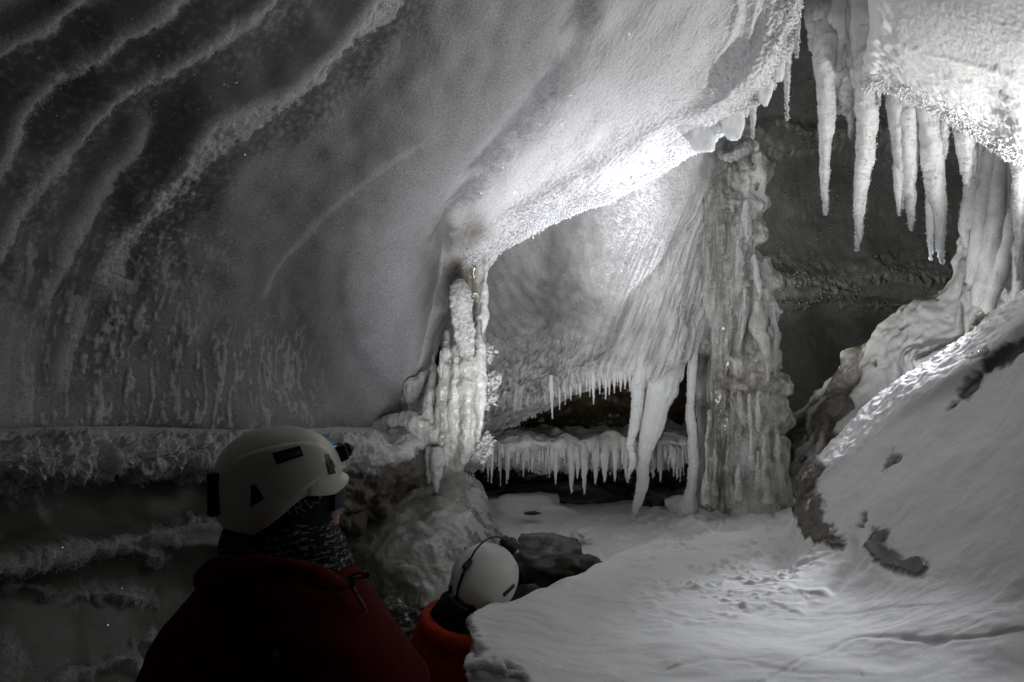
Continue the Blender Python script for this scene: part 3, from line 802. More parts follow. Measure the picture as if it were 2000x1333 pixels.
def wobble(pts, amp, n, seed):
    """resample a (px,py,d,r) polyline with small sideways wobble and lumpy radius"""
    C = crom(np.array(pts, float), [n] * (len(pts) - 1))
    r_ = np.random.default_rng(seed)
    k = np.linspace(0, 1, len(C)); env = np.minimum(1, k * 4)
    C[:, 0] += r_.normal(0, amp, len(C)) * env
    C[:, 3] *= 1 + r_.normal(0, .05, len(C)) * env
    return [tuple(x) for x in C]

def frost_on(geo, n, lmin, lmax, seed=0, bias=None, wid=.35):
    v, q, t = geo
    r_ = np.random.default_rng(seed)
    idx = r_.integers(0, len(v) - 2, n)
    c = v.mean(0)
    B = v[idx]
    # outward from the local axis: use horizontal offset from a moving average along the tube
    N = B - np.array([np.interp(B[:, 2], np.sort(v[:, 2]), v[np.argsort(v[:, 2]), k]) for k in range(3)]).T * 0 - np.array([c[0], c[1], 0])
    N[:, 2] = 0; N /= np.linalg.norm(N, axis=1, keepdims=True) + 1e-6
    sv, st = shard_geo(B, N, lmin, lmax, bias, wid, .9)
    return join_geo([(v, q, t), (sv, None, st)])

def icicle(px, y0, y1, d, r, label, group='icicles on the right hand ceiling', lean=0, seed=0, flat=1.0, rough=.0025, twin=None, mat=None, bend=0, name='icicle', cat='icicle', frosty=True, lump=.14):
    L = y1 - y0
    pts = [(px, y0 - 14, d + .03, r * (1.35 if frosty else .7)), (px + lean * .12, y0 + L * .12, d, r), (px + lean * .35 + bend, y0 + L * .38, d, r * .82), (px + lean * .65 - bend, y0 + L * .66, d, r * .55),
           (px + lean * .88, y0 + L * .88, d, r * .30), (px + lean, y1, d, max(1.2, r * .10))]
    n = max(2, int(L / 22))
    g = tube_px(wobble(pts, r * .05, 3, seed + 5), nr=22, ns=n, rough=rough, rfreq=70, lump=lump, lfreq=16, squash=flat, seed=seed, flute=3, fl_amp=.10)
    parts = [g]
    if twin:
        for (ox, oy0, oy1, orad) in twin:
            p2 = [(ox + lean * .15, oy0 - 50, d + .06, orad * .3), (ox, oy0, d + .03, orad * .8), (ox + 2, oy0 * .6 + oy1 * .4, d + .005, orad * .8), (ox + 3, oy0 * .25 + oy1 * .75, d, orad * .45), (ox + 4, oy1, d, 1.3)]
            parts.append(tube_px(wobble(p2, .5, 3, seed + 9), nr=16, ns=5, rough=rough, rfreq=70, lump=lump, seed=seed + 2))
    v, q, t = join_geo(parts)
    if frosty:
        idx = rng.integers(0, len(v), int(300 + L * r * .4))
        N = rng.normal(0, 1, (len(idx), 3)); N[:, 2] *= .4
        N /= np.linalg.norm(N, axis=1, keepdims=True)
        sv, st = shard_geo(v[idx], N, .003, .014, None, .3, .3)
        v, q, t = join_geo([(v, q, t), (sv, None, st)])
    o = make_obj(name, v, q, t, mat or M_icicle)
    if group: o['group'] = group
    return tag(o, label, cat)

# --- the icicles hanging from the bulging ceiling, left to right
icicle(1612, 95, 420, 3.85, 19, 'slender long icicle with needle tip, first from the dark gap, hanging below the ice curtain', lean=0, seed=1, bend=1)
icicle(1664, 150, 270, 3.85, 14, 'short pointed icicle between the slender long icicle and the longest thick icicle', lean=-3, seed=2)
icicle(1698, 130, 490, 3.72, 23, 'longest thick knobbly icicle reaching lowest of the left group under the bright ceiling', lean=-24, seed=3, bend=3)
icicle(1717, 165, 207, 3.66, 5, 'tiny stub icicle beside the root of the longest thick icicle', seed=4)
icicle(1750, 190, 408, 3.7, 16, 'narrow icicle fused along its length to the fat doubled icicle with two tips', lean=14, seed=5, group=None)
icicle(1772, 205, 450, 3.68, 22, 'fat doubled icicle with ragged twin tips under the middle of the ceiling lip', lean=8, seed=6, twin=[(1752, 330, 422, 9), (1784, 215, 330, 13)])
icicle(1820, 228, 515, 3.6, 25, 'broad flattened icicle reaching down to the top of the frozen slope', lean=20, seed=7, twin=[(1838, 240, 290, 12), (1815, 400, 508, 9)], flat=.8)
icicle(1846, 236, 300, 3.55, 9, 'small tapering icicle tucked against the right of the broad flattened icicle', lean=-4, seed=8)
icicle(1885, 250, 372, 3.5, 17, 'stubby blunt icicle alone between the broad icicle and the fluted column', lean=4, seed=9, twin=[(1900, 258, 350, 9)])
icicle(1992, 320, 548, 3.2, 11, 'thin icicle at the right edge of the frame over the snow bank', lean=-4, seed=10)
icicle(1865, 240, 262, 3.5, 4, 'tiny frost spike on the ceiling lip left of the stubby blunt icicle', seed=11)
# under the left lip
LG = 'icicles under the left ceiling lip'
icicle(1537, 120, 236, 3.2, 6, 'straight thin icicle hanging at the tip of the left ceiling lip', LG, seed=12)
icicle(1470, 190, 270, 3.35, 7, 'thin icicle dropping from the lip onto the top of the big ice column', LG, seed=13)
icicle(1556, 55, 112, 3.05, 5, 'short thin icicle in the dark gap at the top of the photo', LG, seed=14)

# --- ragged curtain in the gap
parts = []
for k, (x, y0, y1, d, r) in enumerate([(1592, -120, 98, 3.95, 17), (1612, -120, 130, 3.9, 22), (1640, -120, 215, 3.88, 26), (1664, -120, 200, 3.85, 24), (1628, -120, 190, 3.93, 22), (1680, -120, 185, 3.8, 22), (1602, -120, 60, 3.9, 20), (1652, 60, 222, 3.84, 14)]):
    parts.append(tube_px(wobble([(x + 6, y0, d, r * 1.2), (x + 2, y0 * .5 + y1 * .5, d, r * 1.1), (x, y0 * .15 + y1 * .85, d, r), (x, y1, d, r * .45)], 2, 3, k), nr=26, ns=8, rough=.006, rfreq=40, lump=.25, lfreq=9, seed=k, flute=5, fl_amp=.06))
v, q, t = join_geo(parts)
sv, st = shard_geo(v[rng.integers(0, len(v), 5000)], rng.normal(0, 1, (5000, 3)) * [1, 1, .4], .004, .018, (0, 0, -.8), .3, .2)
v, q, t = join_geo([(v, q, t), (sv, None, st)])
tag(make_obj('ice_curtain', v, q, t, M_icicle), 'grey frosted curtain of ice in the dark gap left of the bright ceiling', 'ice curtain')

# --- hanging clear blocks on the lip
M_block = ice_material('hanging_block_ice', ice=(.62, .63, .62), frost=(.85, .86, .87), grain=40, attr=False, base_frost=.55, rough_ice=.12, bump=.12, spark=False, mottle=.9, sss=1.0)
def block(poly, d, th, label, seed):
    n = len(poly)
    fr = [unproj(x, y, d) for x, y in poly]; bk = [unproj(x * .985 + 20, y - 3, d + th) for x, y in poly]
    import bmesh
    bm = bmesh.new()
    a = [bm.verts.new(p) for p in fr]; b = [bm.verts.new(p) for p in bk]
    bm.faces.new(a); bm.faces.new(b[::-1])
    for i in range(n):
        j = (i + 1) % n
        bm.faces.new((a[j], a[i], b[i], b[j]))
    bmesh.ops.recalc_face_normals(bm, faces=bm.faces)
    bmesh.ops.bevel(bm, geom=list(bm.edges), offset=.008, segments=2, affect='EDGES')
    bmesh.ops.triangulate(bm, faces=[f for f in bm.faces if len(f.verts) > 4])
    bmesh.ops.subdivide_edges(bm, edges=list(bm.edges), cuts=2, use_grid_fill=True)
    for vv in bm.verts:
        p = np.array([vv.co]); vv.co += Vector((fbm(p, 14, 2, seed)[0], fbm(p, 14, 2, seed + 1)[0], fbm(p, 14, 2, seed + 2)[0])) * .006
    me = bpy.data.meshes.new('ice_block'); bm.to_mesh(me); bm.free()
    o = bpy.data.objects.new('ice_block', me); COL.objects.link(o); me.materials.append(M_block)
    return tag(o, label, 'ice block', 'ice blocks hanging from the lip')
block([(1352, 235), (1402, 218), (1412, 252), (1397, 262), (1395, 299), (1358, 297), (1349, 285)], 3.33, .14, 'glassy square ended ice block hanging lowest at the lip, left of its neighbour', 3)
block([(1405, 215), (1452, 190), (1455, 245), (1445, 275), (1424, 277), (1410, 256)], 3.3, .14, 'glowing ice block with a slanted end hanging just above the big ice column', 7)
block([(1475, 165), (1510, 140), (1509, 185), (1497, 213), (1488, 205), (1480, 196)], 3.18, .10, 'jagged bright ice tooth hanging up the lip above the thin icicle', 11)
block([(1512, 130), (1533, 110), (1532, 150), (1525, 163), (1514, 158)], 3.12, .06, 'small bright ice tooth nearest the dark gap on the lip', 15)

M_glass = ice_material('glassy_icicle', ice=(.42, .43, .42), frost=(.7, .7, .7), grain=50, attr=False, base_frost=.25, rough_ice=.06, bump=.2, mottle=1.2, spark=False)
# --- big fluted ice column right of the alcove: trunk and drips fused into one body
def px_of(P): return P[..., 0] / P[..., 1] * F + 1000, 666.5 - (P[..., 2] - CAMZ) / P[..., 1] * F
def fuse(name, geos, vox, mat, attr_fn, parent, it=5):
    o = make_obj(name, *join_geo(geos), None)
    md = o.modifiers.new('r', 'REMESH'); md.mode = 'VOXEL'; md.voxel_size = vox
    ms = o.modifiers.new('s', 'SMOOTH'); ms.iterations = it; ms.factor = .5
    me = bpy.data.meshes.new_from_object(o.evaluated_get(bpy.context.evaluated_depsgraph_get()))
    o.modifiers.clear(); o.data = me
    n = len(me.vertices)
    co = np.empty(n * 3, np.float32); me.vertices.foreach_get('co', co); co = co.reshape(-1, 3).astype(float)
    no = np.empty(n * 3, np.float32); me.vertices.foreach_get('normal', no); no = no.reshape(-1, 3).astype(float)
    h, at = attr_fn(co, no)
    co = co + no * h[:, None]
    me.vertices.foreach_set('co', co.astype(np.float32).ravel()); me.update()
    for k, v in at.items():
        a_ = me.attributes.new(k, 'FLOAT', 'POINT'); a_.data.foreach_set('value', np.asarray(np.clip(v, 0, 1), np.float32))
    me.polygons.foreach_set('use_smooth', np.ones(len(me.polygons), bool))
    me.materials.clear(); me.materials.append(mat)
    return put(o, parent)
def dripgeo(lst, lump=.25, sq=.7, seed=0):
    return [tube_px(wobble(p, .8, 3, 100 + k + seed), nr=20, ns=6, lump=lump, lfreq=12, rough=.004, rfreq=50, seed=200 + k + seed, squash=sq, flute=3, fl_amp=.05) for k, p in enumerate(lst)]
def drips(lst, parent, name='drip', mat=None, lump=.25, rough=.002, sq=.55):
    for k, g in enumerate(dripgeo(lst, lump, sq)):
        sv, st = shard_geo(g[0][rng.integers(0, len(g[0]), 900)], rng.normal(0, 1, (900, 3)) * [1, 1, .5], .003, .011, None, .4, .2)
        put(make_obj(name, *join_geo([g, (sv, None, st)]), mat or M_drip), parent)

base = V(1450, 985, 4.75); col = empty('ice_column', base)
tag(col, 'tall fluted ice column with brown bands standing between alcove and dark chamber', 'ice column')
prof = [(235, 1425, 1475, 5.0), (285, 1403, 1484, 4.9), (335, 1385, 1496, 4.85), (400, 1370, 1485, 4.8), (480, 1366, 1490, 4.78), (545, 1364, 1505, 4.76), (635, 1360, 1517, 4.75), (690, 1364, 1510, 4.74), (760, 1362, 1527, 4.73), (850, 1370, 1529, 4.72), (940, 1360, 1540, 4.70), (1010, 1350, 1548, 4.68)]
pr_ = crom(np.array(prof, float), [26] * 11)
nr = 260
th = np.linspace(0, 2 * np.pi, nr, endpoint=False)
cx = (pr_[:, 1] + pr_[:, 2]) / 2; hw = (pr_[:, 2] - pr_[:, 1]) / 2 * pr_[:, 3] / F
C0 = unproj(cx, pr_[:, 0], pr_[:, 3])
dirs = np.stack([np.cos(th), np.sin(th) * .85, np.zeros(nr)], -1)
P = C0[:, None, :] + dirs[None] * hw[:, None, None]
ppx, ppy = px_of(P)
Pv = P * np.array([1, 1, .10])
fl = pn(Pv, 11, 2) + .7 * pn(Pv, 24, 3)
rs = sst(1420, 1460, ppx)
hh = fl * (.028 - .012 * rs) + .05 * fbm(P, 4, 3, 6) * rs * sst(960, 900, ppy)
rag2 = 12 * pn(P, 11, 4) + 10 * pn(P, 25, 5)
for yb, x0 in ((345, 1425), (395, 1400), (460, 1440), (545, 1440), (612, 1470), (700, 1455), (745, 1400), (820, 1500)):
    m = sst(x0, x0 + 15, ppx + rag2 * .6)
    hh = hh + m * gau(ppy - yb + rag2, 16) * .04 - m * gau(ppy - yb - 26 + rag2, 15) * .035
P = P + dirs[None] * hh[..., None]
m_ = len(pr_); q = grid_faces(m_, nr, 0, True); i_ = np.arange(nr); j_ = (i_ + 1) % nr
Pc_ = np.concatenate([P.reshape(-1, 3), C0[:1], C0[-1:]])
caps = np.concatenate([np.stack([np.full(nr, m_ * nr), j_, i_], 1), np.stack([np.full(nr, m_ * nr + 1), (m_ - 1) * nr + i_, (m_ - 1) * nr + j_], 1)])
geos = [(Pc_, q, caps)] + dripgeo([
 [(1447, 488, 4.49, 4), (1446, 515, 4.47, 7), (1448, 548, 4.47, 5), (1449, 560, 4.48, 2)],
 [(1474, 498, 4.49, 5), (1476, 530, 4.46, 7), (1482, 565, 4.46, 6), (1484, 588, 4.47, 2)],
 [(1497, 505, 4.62, 8), (1499, 535, 4.59, 10), (1498, 570, 4.58, 7), (1500, 600, 4.6, 4)],
 [(1456, 565, 4.47, 5), (1453, 610, 4.45, 6), (1448, 660, 4.45, 5), (1443, 695, 4.46, 4)],
 [(1428, 580, 4.44, 5), (1424, 640, 4.43, 7), (1420, 690, 4.43, 6), (1415, 740, 4.45, 2)],
 [(1478, 590, 4.49, 6), (1482, 640, 4.44, 16), (1496, 690, 4.44, 8), (1500, 745, 4.45, 3)],
 [(1508, 600, 4.57, 6), (1512, 650, 4.54, 8), (1511, 700, 4.54, 6), (1514, 745, 4.56, 2)],
 [(1432, 700, 4.43, 8), (1438, 716, 4.41, 14), (1446, 735, 4.41, 11), (1452, 745, 4.43, 4)],
 [(1415, 765, 4.41, 3), (1412, 785, 4.38, 5), (1406, 810, 4.38, 4), (1400, 838, 4.4, 1.5)],
 [(1428, 765, 4.41, 3), (1429, 790, 4.38, 5), (1432, 815, 4.38, 4), (1428, 850, 4.4, 1.5)],
 [(1442, 765, 4.41, 5), (1444, 795, 4.38, 7), (1450, 820, 4.38, 6), (1456, 838, 4.4, 1.5)],
 [(1463, 770, 4.41, 4), (1464, 810, 4.37, 4), (1466, 870, 4.36, 4), (1466, 908, 4.36, 9), (1466, 925, 4.38, 5)],
 [(1482, 765, 4.43, 5), (1480, 795, 4.40, 7), (1479, 825, 4.40, 8), (1479, 842, 4.40, 3)],
 [(1385, 800, 4.38, 4), (1382, 860, 4.36, 5), (1378, 920, 4.36, 6), (1376, 985, 4.36, 8)],
 [(1398, 860, 4.37, 3), (1396, 900, 4.34, 6), (1394, 950, 4.33, 8), (1392, 985, 4.33, 10)],
 [(1420, 880, 4.36, 3), (1421, 920, 4.32, 7), (1424, 960, 4.32, 9), (1425, 985, 4.32, 11)],
 [(1442, 900, 4.36, 3), (1441, 930, 4.33, 6), (1440, 975, 4.33, 8)],
 [(1492, 850, 4.42, 3), (1494, 900, 4.36, 7), (1496, 950, 4.35, 10), (1496, 980, 4.36, 13)],
 [(1515, 830, 4.5, 4), (1520, 890, 4.45, 8), (1526, 945, 4.45, 9), (1530, 980, 4.46, 12)],
 [(1478, 880, 4.4, 3), (1480, 930, 4.34, 6), (1480, 975, 4.34, 9)],
 [(1460, 395, 4.53, 7), (1456, 425, 4.5, 10), (1462, 455, 4.5, 8), (1463, 470, 4.5, 3)],
 [(1478, 300, 4.64, 10), (1487, 335, 4.63, 11), (1489, 360, 4.65, 8), (1483, 400, 4.65, 6)],
 [(1408, 300, 4.74, 8), (1425, 308, 4.60, 11), (1448, 300, 4.56, 10), (1470, 282, 4.6, 10), (1480, 292, 4.65, 8)],
], lump=.3, sq=.75)
def col_attr(P, N):
    ppx, ppy = px_of(P)
    rs = sst(1420, 1460, ppx)
    Pv = P * np.array([1, 1, .06]); f1 = pn(Pv, 30, 2) + .7 * pn(Pv, 62, 3)
    rag2 = 12 * pn(P, 11, 4) + 10 * pn(P, 25, 5)
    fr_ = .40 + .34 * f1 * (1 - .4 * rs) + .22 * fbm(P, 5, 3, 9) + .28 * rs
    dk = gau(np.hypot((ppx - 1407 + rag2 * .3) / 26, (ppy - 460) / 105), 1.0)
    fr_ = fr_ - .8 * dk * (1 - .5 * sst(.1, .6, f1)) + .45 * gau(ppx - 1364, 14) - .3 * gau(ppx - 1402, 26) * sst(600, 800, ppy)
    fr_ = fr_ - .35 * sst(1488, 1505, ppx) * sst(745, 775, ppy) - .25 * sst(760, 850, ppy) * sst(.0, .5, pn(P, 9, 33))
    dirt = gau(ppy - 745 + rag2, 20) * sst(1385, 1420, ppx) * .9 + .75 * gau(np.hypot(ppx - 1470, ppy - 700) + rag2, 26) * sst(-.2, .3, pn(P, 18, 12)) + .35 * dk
    dirt = dirt + .6 * gau(np.hypot(ppx - 1455, ppy - 548), 14) + .5 * gau(np.hypot(ppx - 1425, ppy - 790), 22) + .5 * gau(np.hypot(ppx - 1480, ppy - 620), 14)
    h = .0065 * f1 * (1 - .5 * rs) + .004 * pn(P, 30, 8) + .003 * pn(P, 60, 10)
    return h, {'frost': fr_, 'dirt': dirt * (.6 + .5 * pn(P, 16, 7))}
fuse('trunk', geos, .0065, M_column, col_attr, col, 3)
g = tube_px([(1490, 640, 4.52, 5), (1500, 650, 4.49, 11), (1508, 662, 4.52, 5)], nr=24, ns=8, lump=.3, lfreq=30)
put(make_obj('knob', *g, M_glass), col)

# --- curtain legs reaching the alcove floor
LGp = 'ice legs hanging from the alcove curtain'
def leg(pts, label, seed, **kw):
    g = tube_px(wobble(pts, .6, 3, seed), nr=64, ns=12, lump=.06, lfreq=9, rough=.0045, rfreq=50, seed=seed, flute=11, fl_amp=.035, **kw)
    sv, st = shard_geo(g[0][rng.integers(0, len(g[0]), 900)], rng.normal(0, 1, (900, 3)) * [1, 1, .5], .003, .010, None, .4, .2)
    g = join_geo([g, (sv, None, st)])
    return tag(make_obj('ice_stalactite', *g, M_icicle), label, 'ice leg', LGp)
leg([(1285, 580, 4.68, 16), (1268, 650, 4.48, 19), (1254, 700, 4.29, 16), (1246, 760, 4.2, 13), (1241, 820, 4.2, 10), (1231, 868, 4.2, 7.5), (1236, 900, 4.2, 7), (1229, 925, 4.2, 4), (1226, 943, 4.2, 1.5)], 'slim crooked ice leg ending above the alcove floor, left of the broad one', 31)
leg([(1352, 500, 5.0, 30), (1342, 570, 4.84, 40), (1324, 650, 4.57, 42), (1304, 720, 4.31, 33), (1292, 760, 4.24, 29), (1281, 800, 4.24, 25), (1266, 860, 4.26, 18), (1255, 905, 4.3, 12.5), (1256, 940, 4.38, 11.5), (1247, 975, 4.46, 9.5), (1239, 1000, 4.55, 6.5), (1236, 1012, 4.58, 5)], 'broad tapering ice leg with a kinked foot touching the alcove floor', 32, squash=.55)
leg([(1365, 560, 4.76, 5), (1359, 640, 4.58, 7), (1352, 720, 4.34, 8.5), (1348, 790, 4.34, 8), (1352, 850, 4.36, 9.5), (1354, 910, 4.4, 9.5), (1350, 955, 4.45, 10), (1345, 985, 4.5, 15), (1340, 1002, 4.54, 20)], 'straight pale ice rod with a flared foot against the fluted column', 33)

# --- icicle fringes in the alcove
G1 = 'icicles fringing the alcove shelf'
big = [(1085, 884, 946, 4.63, 6.5), (1116, 880, 964, 4.62, 9), (1141, 880, 966, 4.62, 8), (1163, 882, 946, 4.62, 8), (1181, 882, 942, 4.62, 8.5), (1201, 884, 940, 4.62, 7), (1222, 886, 934, 4.63, 5.5), (1275, 886, 934, 4.65, 9), (1290, 886, 942, 4.65, 6), (1322, 886, 936, 4.66, 5)]
for k, (x, y0, y1, d, r) in enumerate(big):
    icicle(x, y0, y1, d, r, 'pointed icicle hanging from the front of the snowy alcove shelf', G1, seed=300 + k, frosty=False, rough=.002)
r_ = np.random.default_rng(5)
xs = np.concatenate([r_.uniform(948, 1080, 34), r_.uniform(1080, 1250, 22), r_.uniform(1262, 1342, 22)])
for k, x in enumerate(xs):
    x = x + 9 * math.sin(k * 2.3); yb = 884 + r_.uniform(-8, 14); ln = (14 + 48 * r_.random() ** 1.7) * (.8 if x > 1080 else 1)
    icicle(x, yb, yb + ln, 4.62 + r_.uniform(-.04, .06) - .18 * sst(1010, 930, x), r_.uniform(1.6, 5.0), 'pointed icicle hanging from the front of the snowy alcove shelf', G1, seed=400 + k, frosty=False, rough=.0015, lean=r_.uniform(-2.5, 2.5))
G2 = 'icicles fringing the lower edge of the alcove wall'
for k, (x, y0, y1, d, r) in enumerate([(1115, 758, 782, 4.36, 3.5), (1133, 748, 776, 4.34, 4), (1146, 742, 765, 4.32, 3.5), (1159, 735, 790, 4.3, 5), (1171, 738, 770, 4.29, 4), (1183, 732, 780, 4.28, 5), (1190, 732, 772, 4.28, 4), (1200, 730, 768, 4.26, 4.5), (1212, 728, 765, 4.26, 5), (1221, 728, 760, 4.25, 5), (1230, 728, 764, 4.24, 4), (1104, 764, 790, 4.38, 3), (1126, 752, 770, 4.35, 3), (1178, 735, 758, 4.28, 3.5), (1206, 728, 752, 4.26, 3.5), (1152, 740, 775, 4.31, 3), (1238, 728, 758, 4.24, 4), (1093, 770, 800, 4.4, 3)]):
    icicle(x, y0 - 6, y1, d - .02, r, 'small icicle hanging from the ragged lower edge of the alcove wall', G2, seed=500 + k, frosty=False, rough=.0015)
icicle(1076, 748, 818, 4.3, 4.5, 'lone thin icicle hanging in front of the left part of the alcove wall', None, seed=530, frosty=False, lean=3)

# --- left ice pillar under the lip
lp = empty('ice_pillar', V(900, 900, 3.75)); tag(lp, 'white dripping ice pillar between the left wall and the alcove', 'ice pillar')
prof = [(430, 890, 962, 3.72), (480, 893, 948, 3.74), (540, 898, 947, 3.76), (620, 896, 948, 3.78), (690, 880, 950, 3.78), (760, 856, 945, 3.76), (830, 838, 940, 3.72), (880, 850, 925, 3.70), (905, 866, 915, 3.72), (925, 885, 900, 3.75)]
pr_ = crom(np.array(prof, float), [16] * 9); nr = 160
th = np.linspace(0, 2 * np.pi, nr, endpoint=False)
cx = (pr_[:, 1] + pr_[:, 2]) / 2; hw = (pr_[:, 2] - pr_[:, 1]) / 2 * pr_[:, 3] / F
C0 = unproj(cx, pr_[:, 0], pr_[:, 3]); dirs = np.stack([np.cos(th), np.sin(th) * .8, np.zeros(nr)], -1)
P = C0[:, None, :] + dirs[None] * hw[:, None, None]
ppx = P[..., 0] / P[..., 1] * F + 1000; ppy = np.repeat(pr_[:, 0][:, None], nr, 1)
Pv = P * np.array([1, 1, .15])
fl = pn(Pv, 22, 2) + .6 * pn(Pv, 48, 3)
P = P + dirs[None] * (.012 * fl + .014 * fbm(P, 8, 3, 4))[..., None]
frost = np.clip(.62 + .3 * fl - .5 * gau(ppx - 893, 14) * sst(700, 640, ppy) - .7 * gau(ppx - 926, 8) * sst(700, 640, ppy) + .5 * gau(ppx - 944, 8), 0, 1)
dirt = np.clip(.8 * sst(640, 500, ppy) * sst(938, 922, ppx) * (.6 + .5 * pn(P, 18, 6)), 0, 1)
v = P.reshape(-1, 3); q = grid_faces(len(pr_), nr, 0, True)
lp_geo = (np.concatenate([v, C0[:1], C0[-1:]]), q, np.concatenate([np.stack([np.full(nr, len(v)), (np.arange(nr) + 1) % nr, np.arange(nr)], 1), np.stack([np.full(nr, len(v) + 1), len(v) - nr + np.arange(nr), len(v) - nr + (np.arange(nr) + 1) % nr], 1)]))
g = tube_px(wobble([(893, 552, 3.58, 8), (897, 562, 3.55, 17), (900, 590, 3.54, 20), (905, 640, 3.54, 19), (911, 680, 3.54, 16), (914, 705, 3.56, 9)], .5, 3, 3), nr=60, ns=14, lump=.06, lfreq=9, rough=.007, rfreq=45, squash=.6, flute=5, fl_amp=.06)
sv, st = shard_geo(g[0][rng.integers(0, len(g[0]), 2600)], rng.normal(0, 1, (2600, 3)), .003, .012, None, .4, .2)
g = join_geo([g, (sv, None, st)])
put(make_obj('tongue', *g, M_icicle), lp)
lp_drips = [
 [(872, 690, 3.60, 8), (866, 750, 3.56, 14), (862, 820, 3.55, 15), (860, 880, 3.56, 9), (858, 915, 3.58, 3)],
 [(893, 690, 3.58, 10), (890, 760, 3.54, 15), (888, 830, 3.54, 14), (884, 880, 3.56, 7)],
 [(912, 700, 3.56, 12), (914, 770, 3.52, 19), (912, 840, 3.52, 17), (910, 885, 3.54, 10), (906, 905, 3.56, 4)],
 [(932, 640, 3.60, 7), (937, 700, 3.57, 12), (935, 780, 3.55, 13), (930, 840, 3.55, 10), (924, 872, 3.57, 4)],
 [(846, 740, 3.64, 8), (838, 790, 3.60, 14), (836, 850, 3.58, 12), (840, 885, 3.6, 4)],
 [(948, 510, 3.66, 4), (947, 570, 3.65, 6), (945, 630, 3.65, 6), (941, 660, 3.66, 4)],
 [(872, 835, 3.55, 5), (868, 855, 3.52, 10), (866, 880, 3.52, 9), (866, 900, 3.54, 3)],
]
lp_drips += [[(712, 840, 3.66, 4), (745, 828, 3.62, 10), (785, 818, 3.58, 14), (820, 832, 3.54, 17), (850, 860, 3.54, 14)],
 [(770, 805, 3.82, 10), (800, 776, 3.78, 20), (825, 748, 3.75, 18), (850, 730, 3.73, 12)], [(800, 835, 3.6, 12), (822, 858, 3.55, 15), (840, 880, 3.55, 10)], [(745, 846, 3.62, 8), (790, 850, 3.56, 10), (830, 872, 3.53, 9)]]
def lp_attr(P, N):
    ppx, ppy = px_of(P)
    Pv = P * np.array([1, 1, .15]); fl = pn(Pv, 24, 2) + .6 * pn(Pv, 52, 3)
    fr_ = .72 + .22 * fl + .25 * fbm(P, 7, 2, 5) - .55 * gau(ppx - 893, 12) * sst(700, 640, ppy) - .75 * gau(ppx - 926, 9) * sst(700, 640, ppy) + .5 * gau(ppx - 945, 7) - .5 * gau(ppx - 862, 5) * sst(760, 800, ppy)
    dirt = .8 * sst(650, 520, ppy) * sst(938, 922, ppx) * (.6 + .5 * pn(P, 18, 6)) + .5 * gau(np.hypot(ppx - 835, ppy - 885), 16)
    h = .010 * fbm(P, 14, 3, 21) + .006 * fl + .005 * np.abs(pn(P, 42, 22)) * sst(.5, .9, fr_)
    return h, {'frost': fr_, 'dirt': dirt}
lp_drips = [[(p[0][0], p[0][1] - 45, p[0][2] + .10, 2.0)] + p for p in lp_drips]
fuse('trunk', [lp_geo] + dripgeo(lp_drips, .35, .8, 40), .0055, M_column, lp_attr, lp, 4)
# frosty tufts on its flank
for k, (x, y, r) in enumerate(((950, 775, 12), (957, 745, 9), (947, 865, 10), (938, 885, 10), (950, 690, 7))):
    c = V(x, y, 3.66); n = 260
    B = c + rng.normal(0, 1, (n, 3)) * (r * 3.66 / F * .55)
    sv, st = shard_geo(B, (B - c) / (np.linalg.norm(B - c, axis=1, keepdims=True) + 1e-6), .015, .05, (.2, -.2, 0), .4, .5)
    put(make_obj('frost_tuft', sv, None, st, M_icicle, smooth=False), lp)
# clear icicle cluster under it
G3 = 'clear icicles under the white pillar'
icicle(852, 890, 962, 3.46, 15, 'largest clear glassy icicle under the white pillar, above the ice mound', G3, seed=71, mat=M_glass, frosty=False, flat=.8)
icicle(838, 888, 945, 3.5, 10, 'clear glassy icicle on the left flank of the largest clear one', G3, seed=72, mat=M_glass, frosty=False)
icicle(872, 872, 918, 3.5, 8, 'clear glassy icicle to the right of the largest clear one', G3, seed=73, mat=M_glass, frosty=False)
icicle(862, 700, 760, 3.56, 5, 'small clear drip halfway up the left flank of the white pillar', G3, seed=74, mat=M_glass, frosty=False)

# --- fluted column at the right edge, from ceiling to slope
rcol = empty('ice_column', V(1930, 520, 4.2)); tag(rcol, 'bundle of fluted pale ice strands joining the bright ceiling to the frozen slope', 'ice column')
drips([
 [(1916, 270, 3.75, 12), (1908, 340, 3.8, 17), (1893, 420, 3.9, 20), (1884, 450, 3.95, 12), (1890, 480, 4.0, 6)],
 [(1935, 285, 3.72, 13), (1928, 350, 3.75, 15), (1917, 430, 3.85, 17), (1908, 500, 4.0, 17), (1900, 550, 4.1, 12)],
 [(1955, 298, 3.7, 12), (1950, 360, 3.72, 14), (1942, 440, 3.8, 17), (1930, 520, 3.98, 19), (1912, 590, 4.1, 15)],
 [(1970, 308, 3.7, 10), (1972, 380, 3.75, 15), (1970, 440, 3.8, 17), (1955, 520, 3.95, 19), (1930, 600, 4.05, 16)],
 [(1990, 330, 3.6, 9), (1984, 400, 3.66, 8), (1992, 450, 3.7, 9), (2004, 500, 3.8, 10)],
 [(2010, 345, 3.5, 12), (2004, 420, 3.55, 14), (1992, 480, 3.65, 14), (1990, 540, 3.75, 12), (1985, 585, 3.85, 9)],
], rcol, 'strand', M_drip, lump=.18, sq=.8)

